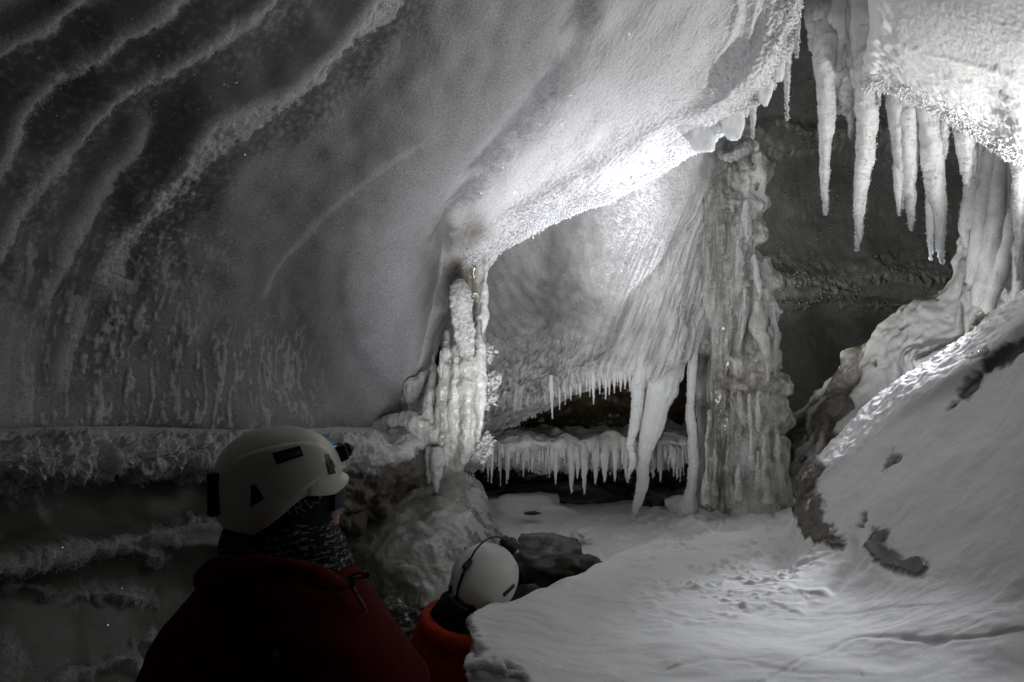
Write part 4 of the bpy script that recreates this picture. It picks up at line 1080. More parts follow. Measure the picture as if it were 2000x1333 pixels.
# --- loose snow clods and stones
def clod(px, py, d, r, label, mat, cat, name, seed, sq=(1, 1, .7), group=None):
    import bmesh
    bm = bmesh.new(); bmesh.ops.create_icosphere(bm, subdivisions=4, radius=1)
    co = np.array([v.co for v in bm.verts]); rr = 1 + .35 * fbm(co, 1.3, 4, seed)
    c = V(px, py, d); R = r * d / F
    for v, k in zip(bm.verts, rr): v.co = Vector(c) + Vector((v.co.x * sq[0], v.co.y * sq[1], v.co.z * sq[2])) * (R * k)
    me = bpy.data.meshes.new(name); bm.to_mesh(me); bm.free()
    me.polygons.foreach_set('use_smooth', np.ones(len(me.polygons), bool))
    o = bpy.data.objects.new(name, me); COL.objects.link(o); me.materials.append(mat)
    return tag(o, label, cat, group)
M_rock = simple_mat('wet_dark_rock', (.04, .037, .03), .35, .6, 30, .5)
M_clod = ice_material('clod_snow', attr=False, base_frost=1, mottle=.1, grain=200, bump=.3)
clod(1135, 1046, 4.15, 15, 'white snow clod lying on the trodden path in front of the alcove', M_clod, 'snow clod', 'snow_clod', 1, (1.2, 1, .7))
clod(1040, 1003, 4.55, 12, 'flat dark pebble half buried in the snow in front of the alcove shelf', M_rock, 'stone', 'stone', 2, (1.3, .8, .25))
clod(1280, 975, 4.95, 30, 'dark stone under the alcove shelf behind the broad ice leg', M_rock, 'stone', 'stone', 3, (1.1, .7, .75))
clod(1260, 945, 5.05, 28, 'dark stone leaning upright in the recess under the alcove shelf', M_rock, 'stone', 'stone', 4, (.7, .7, 1.1))
clod(1325, 985, 4.8, 22, 'rounded snow hump between the dark stones and the straight ice rod', M_clod, 'snow hump', 'snow_hump', 5, (1.2, .8, .8))
clod(1010, 1000, 4.85, 85, 'long snow bank lying below the shelf at the left of the alcove', M_clod, 'snow hump', 'snow_hump', 6, (1.2, .5, .42))
clod(1115, 975, 5.2, 60, 'brownish flat rock slab in shade under the alcove shelf', M_rock, 'rock', 'rock', 7, (2.2, .5, .6))
clod(1062, 1098, 3.42, 60, 'dark grey rock beside the trench in front of the headlamp helmet', ice_material('frosted_rock', ice=(.05,.047,.042), frost=(.2,.2,.19), attr=False, base_frost=.3, grain=50, mottle=1.4, bump=.8, spark=False), 'rock', 'rock', 8, (1.25, .9, .85))
clod(1115, 1110, 3.2, 48, 'darkest rock lying on the edge where the path meets the mound', M_rock, 'rock', 'rock', 9, (1.4, .8, .55))
# ================================================================== PEOPLE
import bmesh
from mathutils.bvhtree import BVHTree

M_helm = simple_mat('helmet_plastic', (.84, .83, .73), .36, .08, 9, .16, coat=.3)
M_helm2 = simple_mat('helmet_plastic_white', (.70, .70, .66), .35, .08, 9, .14, coat=.3)
M_black = simple_mat('black_plastic', (.012, .012, .014), .35, .1, 300, .2)
M_grey = simple_mat('grey_plastic', (.10, .10, .13), .4)
M_skin = simple_mat('skin', (.50, .30, .25), .55, .15, 250, .12)
M_red = simple_mat('red_jacket', (.075, .002, .004), .85, .5, 45, .3, spec=.08)
M_redin = simple_mat('red_hood', (.08, .003, .003), .85, .5, 45, .3, spec=.08)
M_orange = simple_mat('orange_jacket', (.38, .038, .010), .8, .6, 38, .35, spec=.1)
M_dark = simple_mat('black_fabric', (.010, .010, .011), .9, .4, 150, .3)
M_band = simple_mat('dark_headband_fabric', (.022, .022, .026), .9, .4, 250, .3)
M_bandg = simple_mat('grey_headband_edge', (.07, .068, .085), .9, .4, 250, .3)
M_trous = simple_mat('dark_trousers', (.02, .02, .025), .85, .3, 100, .3)
M_led = simple_mat('blue_indicator', (.02, .1, .6), .3, emit=((.05, .35, 1.0), 1.6))
M_lens = simple_mat('lamp_lens', (.8, .8, .85), .1, metallic=.6)
M_ink = simple_mat('pale_ink', (.42, .42, .42), .9)
M_inkd = simple_mat('grey_ink', (.20, .20, .20), .9)
M_inkr = simple_mat('red_ink', (.5, .08, .05), .9)
M_cordr = simple_mat('red_cord', (.35, .01, .02), .7)

def knit_mat():
    m, nt, out = new_mat('knitted_scarf'); L = nt.links
    b = N_(nt, 'ShaderNodeBsdfPrincipled', i_Roughness=.95)
    tc = N_(nt, 'ShaderNodeTexCoord')
    mp = N_(nt, 'ShaderNodeMapping'); mp.inputs['Scale'].default_value = (55, 55, 150); mp.inputs['Rotation'].default_value = (.25, .3, 0)
    L.new(tc.outputs['Object'], mp.inputs['Vector'])
    n = N_(nt, 'ShaderNodeTexNoise', i_Scale=1.6, i_Detail=3.0); L.new(mp.outputs[0], n.inputs['Vector'])
    w = N_(nt, 'ShaderNodeTexWave', wave_type='BANDS', bands_direction='Z', i_Scale=.16, i_Distortion=2.5); L.new(mp.outputs[0], w.inputs['Vector'])
    f = math_(nt, 'MULTIPLY', math_(nt, 'GREATER_THAN', n.outputs['Fac'], .54), math_(nt, 'GREATER_THAN', w.outputs['Fac'], .35))
    L.new(mixc(nt, f, (.012, .012, .013), (.34, .34, .35)), b.inputs['Base Color'])
    bp = N_(nt, 'ShaderNodeBump', i_Strength=.8, i_Distance=.006); L.new(n.outputs['Fac'], bp.inputs['Height']); L.new(bp.outputs[0], b.inputs['Normal'])
    L.new(b.outputs[0], out.inputs[0]); return m
M_knit = knit_mat()

def helmet_local(panel=True):
    """helmet shell, x forward, y left, z up; returns verts, quads"""
    tab = [(0, -.016), (20, -.025), (40, -.038), (55, -.036), (70, -.030), (81, -.043), (95, -.068), (107, -.087), (118, -.100), (147, -.092), (180, -.078)]
    th = np.linspace(-np.pi, np.pi, 160, endpoint=False)
    rim = np.interp(np.abs(np.degrees(th)), [t[0] for t in tab], [t[1] for t in tab])
    for _ in range(3): rim = (np.roll(rim, 1) + 2 * rim + np.roll(rim, -1)) / 4
    e = np.radians(np.linspace(89, 0, 46)); t = np.linspace(0, 1, 29)[1:]
    a, b, c = .130, .108, .101
    rows = []
    for k in e:
        ce = np.cos(k) ** .92
        rows.append(np.stack([a * ce * np.cos(th), b * ce * np.sin(th), np.full_like(th, c * np.sin(k))], -1))
    for k in t:
        R = 1 - .05 * k * k * (np.abs(th) > 1.2)
        fl = .015 * sst(.1, 1, np.full_like(th, k)) * np.exp(-(th / .75) ** 2)
        rows.append(np.stack([(a * R + fl) * np.cos(th), (b * R + fl) * np.sin(th), rim * k], -1))
    P = np.stack(rows); P[..., 0] -= .010
    if panel:
        poly = [(463, 893), (480, 875), (520, 862), (562, 856), (600, 860), (625, 875), (640, 905), (628, 926), (600, 926), (558, 952), (520, 932), (490, 912), (463, 893)]
        sx = 555 + P[..., 0] * math.cos(math.radians(25)) / .0010875; sy = 925 - P[..., 2] / .0010875
        s, ar, L_ = polyd(sx, sy, smooth_poly(poly, 3))   # positive inside (clockwise in picture)
        side = sst(.04, .075, np.abs(P[..., 1]))
        N = P * np.array([1 / a**2, 1 / b**2, 1 / c**2]); N /= np.linalg.norm(N, axis=-1, keepdims=True)
        P = P + N * (.0035 * sst(-1, 5, s) * side - .0012 * gau(s + 1, 2.2) * side)[..., None]
    inner = P * np.array([.955, .95, .96]); inner[..., 2] = np.where(P[..., 2] < 0, P[..., 2], inner[..., 2])
    m = len(P); nr = len(th)
    full = np.concatenate([P, inner[::-1]], 0)
    return full.reshape(-1, 3), grid_faces(2 * m, nr, 0, True)

def frame(C, f, u):
    f = np.array(f, float); f /= np.linalg.norm(f); u = np.array(u, float); u -= f * u.dot(f); u /= np.linalg.norm(u)
    l = np.cross(u, f)
    return np.array(C, float), np.stack([f, l, u])
def toW(v, fr): return fr[0] + np.asarray(v) @ fr[1]

def rbox(center, fr, half, bev, seg=3):
    bm = bmesh.new(); bmesh.ops.create_cube(bm, size=2)
    for v in bm.verts: v.co = Vector((v.co.x * half[0], v.co.y * half[1], v.co.z * half[2]))
    bmesh.ops.bevel(bm, geom=list(bm.edges), offset=bev, segments=seg, affect='EDGES', profile=.6)
    bmesh.ops.triangulate(bm, faces=bm.faces)
    v = np.array([x.co for x in bm.verts]); bm.verts.index_update(); t = np.array([[y.index for y in f.verts] for f in bm.faces]); bm.free()
    return np.asarray(center) + v @ fr[1], None, t

def ring_loft(rings, nr=72, fold=.012, ffreq=7.0, seed=0, n=10, squash_d=None):
    """rings: (py, left, right, d, depth radius)"""
    A = crom(np.array(rings, float), [n] * (len(rings) - 1))
    th = np.linspace(0, 2 * np.pi, nr, endpoint=False)
    cx = (A[:, 1] + A[:, 2]) / 2; hw = (A[:, 2] - A[:, 1]) / 2 * A[:, 3] / F
    C = unproj(cx, A[:, 0], A[:, 3])
    ct, st = np.cos(th), np.sin(th)
    ce = np.sign(ct) * np.abs(ct) ** .85; se = np.sign(st) * np.abs(st) ** .85
    D = np.stack([hw[:, None] * ce[None], A[:, 4][:, None] * se[None], np.zeros((len(A), nr))], -1)
    P = C[:, None, :] + D
    N = D / (np.linalg.norm(D, axis=-1, keepdims=True) + 1e-6)
    P = P + N * (fold * fbm(P * np.array([1, 1, 1.6]), ffreq, 3, seed))[..., None]
    m = len(A)
    v = np.concatenate([P.reshape(-1, 3), C[:1], C[-1:]])
    q = grid_faces(m, nr, 0, True); i = np.arange(nr); j = (i + 1) % nr
    t = np.concatenate([np.stack([np.full(nr, m * nr), j, i], 1), np.stack([np.full(nr, m * nr + 1), (m - 1) * nr + i, (m - 1) * nr + j], 1)])
    return v, q, t

def ball(c, fr, r, n=24):
    th = np.linspace(0, 2 * np.pi, n, endpoint=False); ph = np.linspace(.02, np.pi - .02, n)
    P = np.stack([np.sin(ph)[:, None] * np.cos(th) * r[0], np.sin(ph)[:, None] * np.sin(th) * r[1], np.cos(ph)[:, None] * np.ones(n) * r[2]], -1).reshape(-1, 3)
    i = np.arange(n); j = (i + 1) % n; top = len(P); P = np.concatenate([P, [[0, 0, r[2]]], [[0, 0, -r[2]]]])
    t = np.concatenate([np.stack([np.full(n, top), i, j], 1), np.stack([np.full(n, top + 1), (n - 1) * n + j, (n - 1) * n + i], 1)])
    return np.asarray(c) + P @ fr[1], grid_faces(n, n, 0, True), t

def remeshed(name, geos, vox, mat, parent=None, smooth_it=6):
    o = make_obj(name, *join_geo(geos), None)
    md = o.modifiers.new('r', 'REMESH'); md.mode = 'VOXEL'; md.voxel_size = vox
    ms = o.modifiers.new('s', 'SMOOTH'); ms.iterations = smooth_it; ms.factor = .5
    dg = bpy.context.evaluated_depsgraph_get()
    me = bpy.data.meshes.new_from_object(o.evaluated_get(dg))
    o.modifiers.clear(); o.data = me
    me.polygons.foreach_set('use_smooth', np.ones(len(me.polygons), bool))
    me.materials.clear(); me.materials.append(mat)
    if parent: put(o, parent)
    return o

def hand(c, fr, side):
    """relaxed hand: palm and five unequal curled fingers; frame axes: f = finger direction, u = back of hand"""
    L = lambda p: toW(p, (np.asarray(c), fr[1]))
    g = [ball(L([[.045, 0, 0]])[0], fr, (.055, .042, .016))]
    for k, (y, ln, r) in enumerate(((-.03, .07, .0085), (-.01, .08, .009), (.011, .074, .0088), (.03, .058, .0078))):
        y *= side
        pts = L([[.075, y, 0], [.085 + ln * .35, y * 1.05, -.004], [.085 + ln * .7, y * 1.05, -.018], [.085 + ln * .9, y, -.036]])
        g.append(tube_geo(pts, [r * 1.15, r * 1.05, r, r * .8], nr=12, ns=5))
    pts = L([[.02, -.03 * side, -.004], [.045, -.055 * side, -.012], [.075, -.066 * side, -.02], [.092, -.062 * side, -.028]])
    g.append(tube_geo(pts, [.015, .012, .0105, .008], nr=12, ns=5))
    return g

def patch(poly, bvh, mat, name, off=.0015, n=14, parent=None, origin=(0, 0, CAMZ)):
    """a thin curved sticker lying on a surface: polygon corners (4) in picture coordinates dropped onto the surface"""
    (a, b, c, d) = [np.array(p, float) for p in poly]
    pts = []
    for i in range(n):
        for j in range(n):
            s, t = i / (n - 1), j / (n - 1)
            p = (a * (1 - s) + b * s) * (1 - t) + (d * (1 - s) + c * s) * t
            dr = Vector(unproj(p[0], p[1], 1.0)) - Vector(origin); dr.normalize()
            h, nn, _, _ = bvh.ray_cast(Vector(origin), dr)
            if h is None: h = Vector(origin) + dr * 1.4; nn = -dr
            if nn.dot(dr) > 0: nn = -nn
            pts.append(np.array(h + nn * off))
    P = np.array(pts)
    v = np.concatenate([P, P + np.array([0, .0012, 0])])
    q = grid_faces(n, n)
    o = make_obj(name, v, np.concatenate([q, grid_faces(n, n, n * n)[:, ::-1]]), None, mat)
    return o

def strokes(lines, bvh, mat, name, r=.0012, off=.002, origin=(0, 0, CAMZ)):
    parts = []
    for ln in lines:
        pts = []
        for x, y in smooth_poly(ln, 4) if len(ln) > 2 else [tuple(np.array(ln[0]) * (1 - k) + np.array(ln[1]) * k) for k in np.linspace(0, 1, 6)]:
            dr = Vector(unproj(x, y, 1.0)) - Vector(origin); dr.normalize()
            h, nn, _, _ = bvh.ray_cast(Vector(origin), dr)
            if h is None: continue
            if nn.dot(dr) > 0: nn = -nn
            pts.append(np.array(h + nn * off))
        if len(pts) > 1: parts.append(tube_geo(pts, [r] * len(pts), nr=6, ns=2))
    return make_obj(name, *join_geo(parts), mat)

def bvh_of(o):
    me = o.data
    co = [tuple(o.matrix_world @ v.co) for v in me.vertices]
    return BVHTree.FromPolygons(co, [tuple(p.vertices) for p in me.polygons])

def sub(o, parent):
    """sub-part of a part: parent without moving"""
    bpy.context.view_layer.update()
    o.parent = parent; o.matrix_parent_inverse = parent.matrix_world.inverted()
    return o

def head_geo(fr):
    L = lambda p: toW(np.array([p]), fr)[0]
    g = [ball(L((.004, 0, -.005)), fr, (.098, .077, .088)), ball(L((.036, 0, -.072)), fr, (.062, .060, .078)),
         ball(L((.060, 0, -.128)), fr, (.030, .030, .024)), ball(L((.062, -.036, -.085)), fr, (.034, .024, .030)), ball(L((.062, .036, -.085)), fr, (.034, .024, .030)),
         ball(L((.098, 0, -.070)), fr, (.016, .013, .026)), ball(L((.104, 0, -.082)), fr, (.014, .016, .011)),
         ball(L((.088, 0, -.112)), fr, (.014, .024, .006)), ball(L((.086, 0, -.122)), fr, (.013, .020, .006)),
         ball(L((.084, 0, -.032)), fr, (.018, .050, .010)),
         ball(L((-.006, -.080, -.055)), fr, (.020, .010, .032)), ball(L((-.006, .080, -.055)), fr, (.020, .010, .032)),
         ball(L((.080, -.032, -.050)), fr, (.014, .014, .012)), ball(L((.080, .032, -.050)), fr, (.014, .014, .012))]
    return g

# ---------------------------------------------------------------- rear visitor, red jacket
def w_(px, py, d): return unproj(px, py, d)
fr1 = frame(V(555, 925, 1.45), (math.cos(math.radians(25)), math.sin(math.radians(25)), 0), (0, 0, 1))
hd1 = frame(toW([[.004, 0, -.004]], fr1)[0], toW([[1, 0, .14]], fr1)[0] - fr1[0], toW([[-.14, 0, 1]], fr1)[0] - fr1[0])
geo = head_geo(hd1)
nk = toW([[-.02, 0, -.10]], hd1)[0]
geo.append(tube_geo([nk, w_(550, 1080, 1.44), w_(552, 1160, 1.44)], [.058, .060, .075], nr=24))
geo.append(ring_loft([(1130, 500, 610, 1.44, .06), (1180, 400, 700, 1.44, .10), (1260, 345, 760, 1.44, .12), (1400, 360, 745, 1.44, .12), (1650, 385, 725, 1.44, .11), (1800, 370, 740, 1.44, .12)], nr=40, fold=0))
ANK = .10
def limb(pts, rr): geo.append(tube_geo(pts, rr, nr=20))
for sx in (-1, 1):
    hip = w_(555 + sx * 85, 1800, 1.44); 
    limb([hip, np.array([hip[0] + sx * .02, 1.44, .50]), np.array([hip[0] + sx * .03, 1.47, .10])], [.085, .055, .04])
    geo.append(ball(np.array([hip[0] + sx * .03, 1.54, .04]), frame((0, 0, 0), (0, 1, 0), (0, 0, 1)), (.12, .045, .04)))
    sh = w_(552 + sx * 150, 1265, 1.44)
    limb([sh, sh + [sx * .07, .03, -.25], sh + [sx * .06, .20, -.43]], [.05, .038, .030])
P1 = remeshed('person', geo, .010, M_skin)
tag(P1, 'person in a dark red jacket and cream helmet looking up, seen from behind', 'person')
fh = {'f': (0, 1, 0)}
# clothing
helm = make_obj('helmet', toW(helmet_local()[0], fr1), helmet_local()[1], None, M_helm, parent=P1)
B = bvh_of(helm)
st_ = patch([(532, 886), (585, 872), (592, 891), (541, 908)], B, M_black, 'sticker'); sub(st_, helm)
sub(strokes([[(546, 889), (545, 893), (549, 895), (548, 899)], [(553, 887), (555, 896)]], B, M_inkr, 'emblem', .0009, .0035), helm)
def letters(word, x0, y0, x1, y1, h):
    """block letters as strokes along a baseline in picture coordinates"""
    G = {'C': [[(1, 0), (0, .2), (0, .8), (1, 1)]], 'A': [[(0, 1), (.5, 0)], [(.5, 0), (1, 1)], [(.2, .6), (.8, .6)]], 'S': [[(1, 0), (0, .2), (1, .75), (0, 1)]], 'T': [[(0, 0), (1, 0)], [(.5, 0), (.5, 1)]],
         'L': [[(0, 0), (0, 1)], [(0, 1), (1, 1)]], 'E': [[(0, 0), (0, 1)], [(0, 0), (1, 0)], [(0, .5), (.8, .5)], [(0, 1), (1, 1)]], 'R': [[(0, 1), (0, 0)], [(0, 0), (1, .1), (.9, .45), (0, .5)], [(.3, .5), (1, 1)]],
         'D': [[(0, 0), (0, 1)], [(0, 0), (1, .3), (1, .7), (0, 1)]], 'I': [[(.5, 0), (.5, 1)]], 'W': [[(0, 0), (.25, 1)], [(.25, 1), (.5, .3)], [(.5, .3), (.75, 1)], [(.75, 1), (1, 0)]]}
    n = len(word); ux, uy = (x1 - x0) / n, (y1 - y0) / n; l = math.hypot(ux, uy); vx, vy = -uy / l * h, ux / l * h
    out = []
    for k, ch in enumerate(word):
        for s in G[ch]:
            out.append([(x0 + ux * (k + a * .7) - vx * (1 - b), y0 + uy * (k + a * .7) - vy * (1 - b)) for a, b in s])
    return out
sub(strokes(letters('CASTLEARD', 560, 896, 588, 888, 7), B, M_inkd, 'lettering', .0005, .0033), helm)
sub(patch([(491, 947), (500, 948), (516, 974), (489, 992)], B, M_black, 'vent'), helm)
sub(patch([(634, 887), (641, 889), (655, 925), (642, 928)], B, M_black, 'clip'), helm)
sub(patch([(643, 897), (647, 900), (653, 912), (651, 916)], B, M_grey, 'clip', .003), helm)
sub(patch([(618, 948), (620, 948), (620, 950), (618, 950)], B, M_black, 'rivet', n=4), helm)
frL = frame((0, 0, 0), toW([[1, 0, .35]], fr1)[0] - fr1[0], (0, 0, 1))
hl = make_obj('headlamp', *join_geo([rbox(w_(662, 885, 1.50), frL, (.017, .024, .018), .009), rbox(w_(652, 897, 1.49), frL, (.010, .020, .012), .005),
        tube_geo([w_(662, 885, 1.50) + .010 * frL[1][0], w_(662, 885, 1.50) + .022 * frL[1][0]], [.015, .016], nr=24, ns=4)]), M_black); sub(hl, helm)
led = make_obj('indicator_light', *ball(w_(655, 874, 1.492), frL, (.007, .005, .0028), 14), M_led); sub(led, helm)
bp_ = make_obj('battery_pack', *join_geo([rbox(w_(425, 960, 1.385), fr1, (.020, .032, .042), .005), rbox(w_(423, 998, 1.385), fr1, (.015, .024, .006), .003)]), M_black); sub(bp_, helm)
# headband over the ears
def band(fr, name, z0, z1, a, b, mat, xoff=.01, th0=-math.pi, th1=math.pi, tilt=.0):
    th = np.linspace(th0, th1, 90); z = np.linspace(z0, z1, 14)
    R = 1 + .03 * np.sin(np.linspace(0, np.pi, 14))
    P = np.stack([xoff + a * R[:, None] * np.cos(th), b * R[:, None] * np.sin(th), z[:, None] + tilt * np.cos(th)], -1)
    P2 = P * np.array([.95, .95, 1])
    v = np.concatenate([P, P2[::-1]], 0); v = toW(v.reshape(-1, 3), fr)
    return make_obj(name, v, grid_faces(28, 90), None, mat)
hb = band(fr1, 'headband', -.005, -.098, .108, .090, M_band, .002); hb.parent = P1
B2 = bvh_of(hb)
sub(strokes([[(562, 997), (565, 1003)], [(581, 1004), (573, 984)], [(573, 984), (583, 981), (589, 987), (578, 992)], [(580, 991), (596, 999)], [(595, 977), (607, 993)], [(607, 993), (611, 981)], [(611, 981), (621, 983)], [(621, 983), (627, 969), (622, 972)]], B2, M_ink, 'lettering', .0011, .0012), hb)
hg = band(fr1, 'headband_front', -.022, -.075, .120, .098, M_bandg, .004, -.75, .75); hg.parent = P1
sc = make_obj('scarf', *ring_loft([(1000, 490, 600, 1.44, .06), (1012, 456, 632, 1.44, .08), (1030, 440, 655, 1.44, .095), (1055, 437, 671, 1.44, .105), (1095, 436, 676, 1.44, .115), (1130, 430, 682, 1.44, .12), (1165, 425, 690, 1.44, .12)], fold=.010, ffreq=14, seed=3, n=14, nr=110), M_knit, parent=P1)
jk_geo = [ring_loft([(1088, 470, 640, 1.43, .10), (1105, 425, 668, 1.43, .125), (1130, 396, 692, 1.42, .14), (1160, 378, 712, 1.42, .155), (1190, 350, 738, 1.42, .17), (1230, 318, 768, 1.42, .185), (1280, 297, 800, 1.42, .195), (1340, 284, 832, 1.42, .20), (1450, 290, 850, 1.42, .20), (1650, 330, 810, 1.42, .19), (1850, 320, 815, 1.42, .20)], fold=.012, ffreq=6, seed=8, n=14, nr=110)]
hood = make_obj('hood', *tube_px([(672, 1142, 1.33, 12), (640, 1134, 1.28, 20), (590, 1120, 1.25, 25), (510, 1112, 1.24, 29), (440, 1116, 1.28, 28), (404, 1126, 1.36, 24), (404, 1135, 1.46, 18)], nr=36, ns=14, lump=.18, lfreq=9, rough=.004, rfreq=18), M_redin, parent=P1)
for sx, pts in ((1, [(735, 1270, 1.42, 50), (790, 1400, 1.45, 66), (850, 1560, 1.52, 58), (820, 1680, 1.66, 46)]), (-1, [(375, 1270, 1.42, 50), (330, 1400, 1.45, 66), (285, 1560, 1.52, 58), (330, 1680, 1.66, 46)])):
    jk_geo.append(tube_px(pts, nr=44, ns=16, lump=.16, lfreq=7, rough=.004, rfreq=16, seed=sx + 3))
    hf = frame(w_(pts[-1][0], 1690, 1.68), (0.05 * sx, .8, -.5), (0, .5, .8))
    remeshed('glove', hand(hf[0], hf, -sx), .004, M_dark, None, 3).parent = P1
jk = remeshed('jacket', jk_geo, .009, M_red, P1, 6)
bpy.context.view_layer.update()
BJ = bvh_of(jk)
sub(strokes([[(533, 1284), (541, 1270)], [(541, 1270), (540, 1282)], [(540, 1282), (547, 1275)]], BJ, M_ink, 'emblem', .0009, .002), jk)
make_obj('drawcord', *join_geo([tube_px([(676, 1134, 1.36, 3), (692, 1122, 1.34, 2.4), (704, 1119, 1.34, 2.4), (714, 1123, 1.34, 2.4), (706, 1129, 1.34, 2.4), (690, 1130, 1.35, 2.4), (678, 1136, 1.36, 3)], nr=10, ns=8),
     rbox(w_(716, 1123, 1.34), frL, (.005, .006, .006), .002), rbox(w_(684, 1136, 1.35), frL, (.010, .010, .008), .003)]), M_black, parent=P1)
make_obj('cord_loop', *tube_px([(690, 1158, 1.35, 1.3), (704, 1160, 1.34, 1.3), (715, 1170, 1.34, 1.3), (717, 1182, 1.34, 1.3), (712, 1190, 1.35, 1.3), (702, 1180, 1.35, 1.3)], nr=8, ns=8), M_cordr, parent=P1)
make_obj('zip', *tube_px([(688, 1146, 1.35, 4), (700, 1168, 1.36, 4), (712, 1190, 1.38, 4), (716, 1230, 1.44, 4)], nr=10, ns=8), M_grey, parent=P1)
tg = [tube_geo([w_(555 + s * 75, 1780, 1.43), np.array([w_(555 + s * 95, 1780, 1.44)[0], 1.44, .48]), np.array([w_(555 + s * 110, 1780, 1.44)[0], 1.46, .08])], [.115, .085, .07], nr=36, ns=16, lump=.1, lfreq=7) for s in (-1, 1)]
make_obj('trousers', *join_geo(tg + [ring_loft([(1700, 395, 715, 1.43, .15), (1800, 385, 725, 1.43, .15), (1880, 400, 710, 1.43, .12)], fold=.005)]), M_trous, parent=P1)
for s in (-1, 1):
    x = w_(555 + s * 110, 1780, 1.44)[0]
    make_obj('boot', *join_geo([ball((x, 1.54, .05), frame((0, 0, 0), (0, 1, 0), (0, 0, 1)), (.155, .055, .055)), tube_geo([(x, 1.46, .05), (x, 1.46, .16)], [.06, .062], nr=24)]), M_dark, parent=P1)

# ---------------------------------------------------------------- front visitor, orange jacket
fr2 = frame(V(949, 1126, 2.32), (.50, .78, .36), (.18, -.56, .81))
hd2 = frame(toW([[.004, 0, -.004]], fr2)[0], toW([[1, 0, .10]], fr2)[0] - fr2[0], toW([[-.10, 0, 1]], fr2)[0] - fr2[0])
geo = head_geo(hd2)
nk = toW([[-.02, 0, -.10]], hd2)[0]
geo.append(tube_geo([nk, w_(905, 1235, 2.34), w_(905, 1275, 2.34)], [.056, .058, .075], nr=24))
geo.append(ring_loft([(1250, 870, 945, 2.34, .06), (1290, 810, 1000, 2.34, .10), (1350, 790, 1020, 2.34, .12), (1430, 800, 1010, 2.34, .12), (1560, 815, 995, 2.34, .11), (1650, 800, 1010, 2.34, .12)], nr=40, fold=0))
for sx in (-1, 1):
    hip = w_(905 + sx * 52, 1650, 2.34)
    limb([hip, np.array([hip[0] + sx * .03, 2.44, -.12]), np.array([hip[0] + sx * .03, 2.36, -.42])], [.08, .055, .04])
    geo.append(ball(np.array([hip[0] + sx * .03, 2.43, -.48]), frame((0, 0, 0), (0, 1, 0), (0, 0, 1)), (.12, .045, .04)))
    sh = w_(905 + sx * 100, 1310, 2.34)
    limb([sh, sh + [sx * .05, .05, -.26], sh + [sx * .01, .22, -.42]], [.055, .042, .032])
P2 = remeshed('person', geo, .010, M_skin)
tag(P2, 'person in an orange jacket and white helmet, half hidden behind the snow mound', 'person')
hv, hq = helmet_local()
helm2 = make_obj('helmet', toW(hv, fr2), hq, None, M_helm2, parent=P2)
B = bvh_of(helm2)
fb = frame((0, 0, 0), fr2[1][0], fr2[1][2])
sub(make_obj('battery_pack', *join_geo([rbox(toW([[-.150, .006, -.030]], fr2)[0], fb, (.016, .034, .040), .007), rbox(toW([[-.160, .006, -.030]], fr2)[0], fb, (.012, .024, .028), .006)]), M_black), helm2)
lc = toW([[.132, -.005, .042]], fr2)[0]
sub(make_obj('headlamp', *join_geo([rbox(lc, fb, (.018, .034, .020), .008), tube_geo([lc + fb[1][0] * .012, lc + fb[1][0] * .026], [.016, .017], nr=20, ns=3)]), M_black), helm2)
sub(make_obj('lens', *join_geo([ball(lc + fb[1][0] * .024 - fb[1][1] * .018, fb, (.006, .010, .010), 14), ball(lc - fb[1][1] * .034 - fb[1][0] * .004, fb, (.008, .006, .008), 12)]), M_lens), helm2)
cab = [toW([p], fr2)[0] for p in ((-.150, .02, .008), (-.128, .035, .045), (-.085, .045, .088), (-.055, .048, .103), (-.02, .050, .120), (.03, .042, .128), (.08, .025, .108), (.122, .006, .062))]
sub(make_obj('cable', *tube_geo(cab, [.0042, .0042, .0048, .0040, .0032, .0032, .0034, .0045], nr=10, ns=10), M_black), helm2)
sub(make_obj('cable_clip', *rbox(toW([[-.075, .047, .094]], fr2)[0], fb, (.020, .008, .008), .003), M_black), helm2)
sub(patch([(981, 1160), (1003, 1140), (1006, 1146), (984, 1167)], B, M_black, 'sticker'), helm2)
sub(strokes([[(984, 1163), (988, 1160)], [(986, 1158), (988, 1163)]], B, M_inkr, 'emblem', .0012, .003), helm2)
sub(patch([(1014, 1121), (1019, 1121), (1019, 1139), (1013, 1139)], B, M_black, 'vent'), helm2)
sub(patch([(877, 1143), (884, 1144), (883, 1160), (876, 1160)], B, M_black, 'vent'), helm2)
hb2 = band(fr2, 'headband', -.005, -.098, .108, .090, M_band, .002); hb2.parent = P2
make_obj('collar', *ring_loft([(1168, 858, 940, 2.26, .07), (1190, 846, 944, 2.28, .095), (1215, 842, 950, 2.30, .105), (1245, 838, 955, 2.31, .11), (1275, 838, 960, 2.32, .11)], fold=.008, ffreq=12, n=12, nr=90), M_dark, parent=P2)
jk_geo = [ring_loft([(1188, 838, 900, 2.36, .10), (1205, 822, 950, 2.34, .125), (1235, 806, 975, 2.33, .145), (1265, 794, 990, 2.32, .165), (1300, 786, 1005, 2.32, .175), (1345, 782, 1020, 2.32, .18), (1430, 785, 1030, 2.32, .18), (1560, 800, 1015, 2.32, .17), (1660, 795, 1020, 2.32, .18)], fold=.014, ffreq=8, seed=5, n=14, nr=110)]
make_obj('hood', *tube_px([(958, 1262, 2.16, 12), (925, 1262, 2.13, 17), (880, 1252, 2.13, 19), (846, 1236, 2.16, 18), (832, 1214, 2.24, 15), (836, 1200, 2.34, 11)], nr=32, ns=14, lump=.22, lfreq=10, rough=.004, rfreq=22), M_orange, parent=P2)
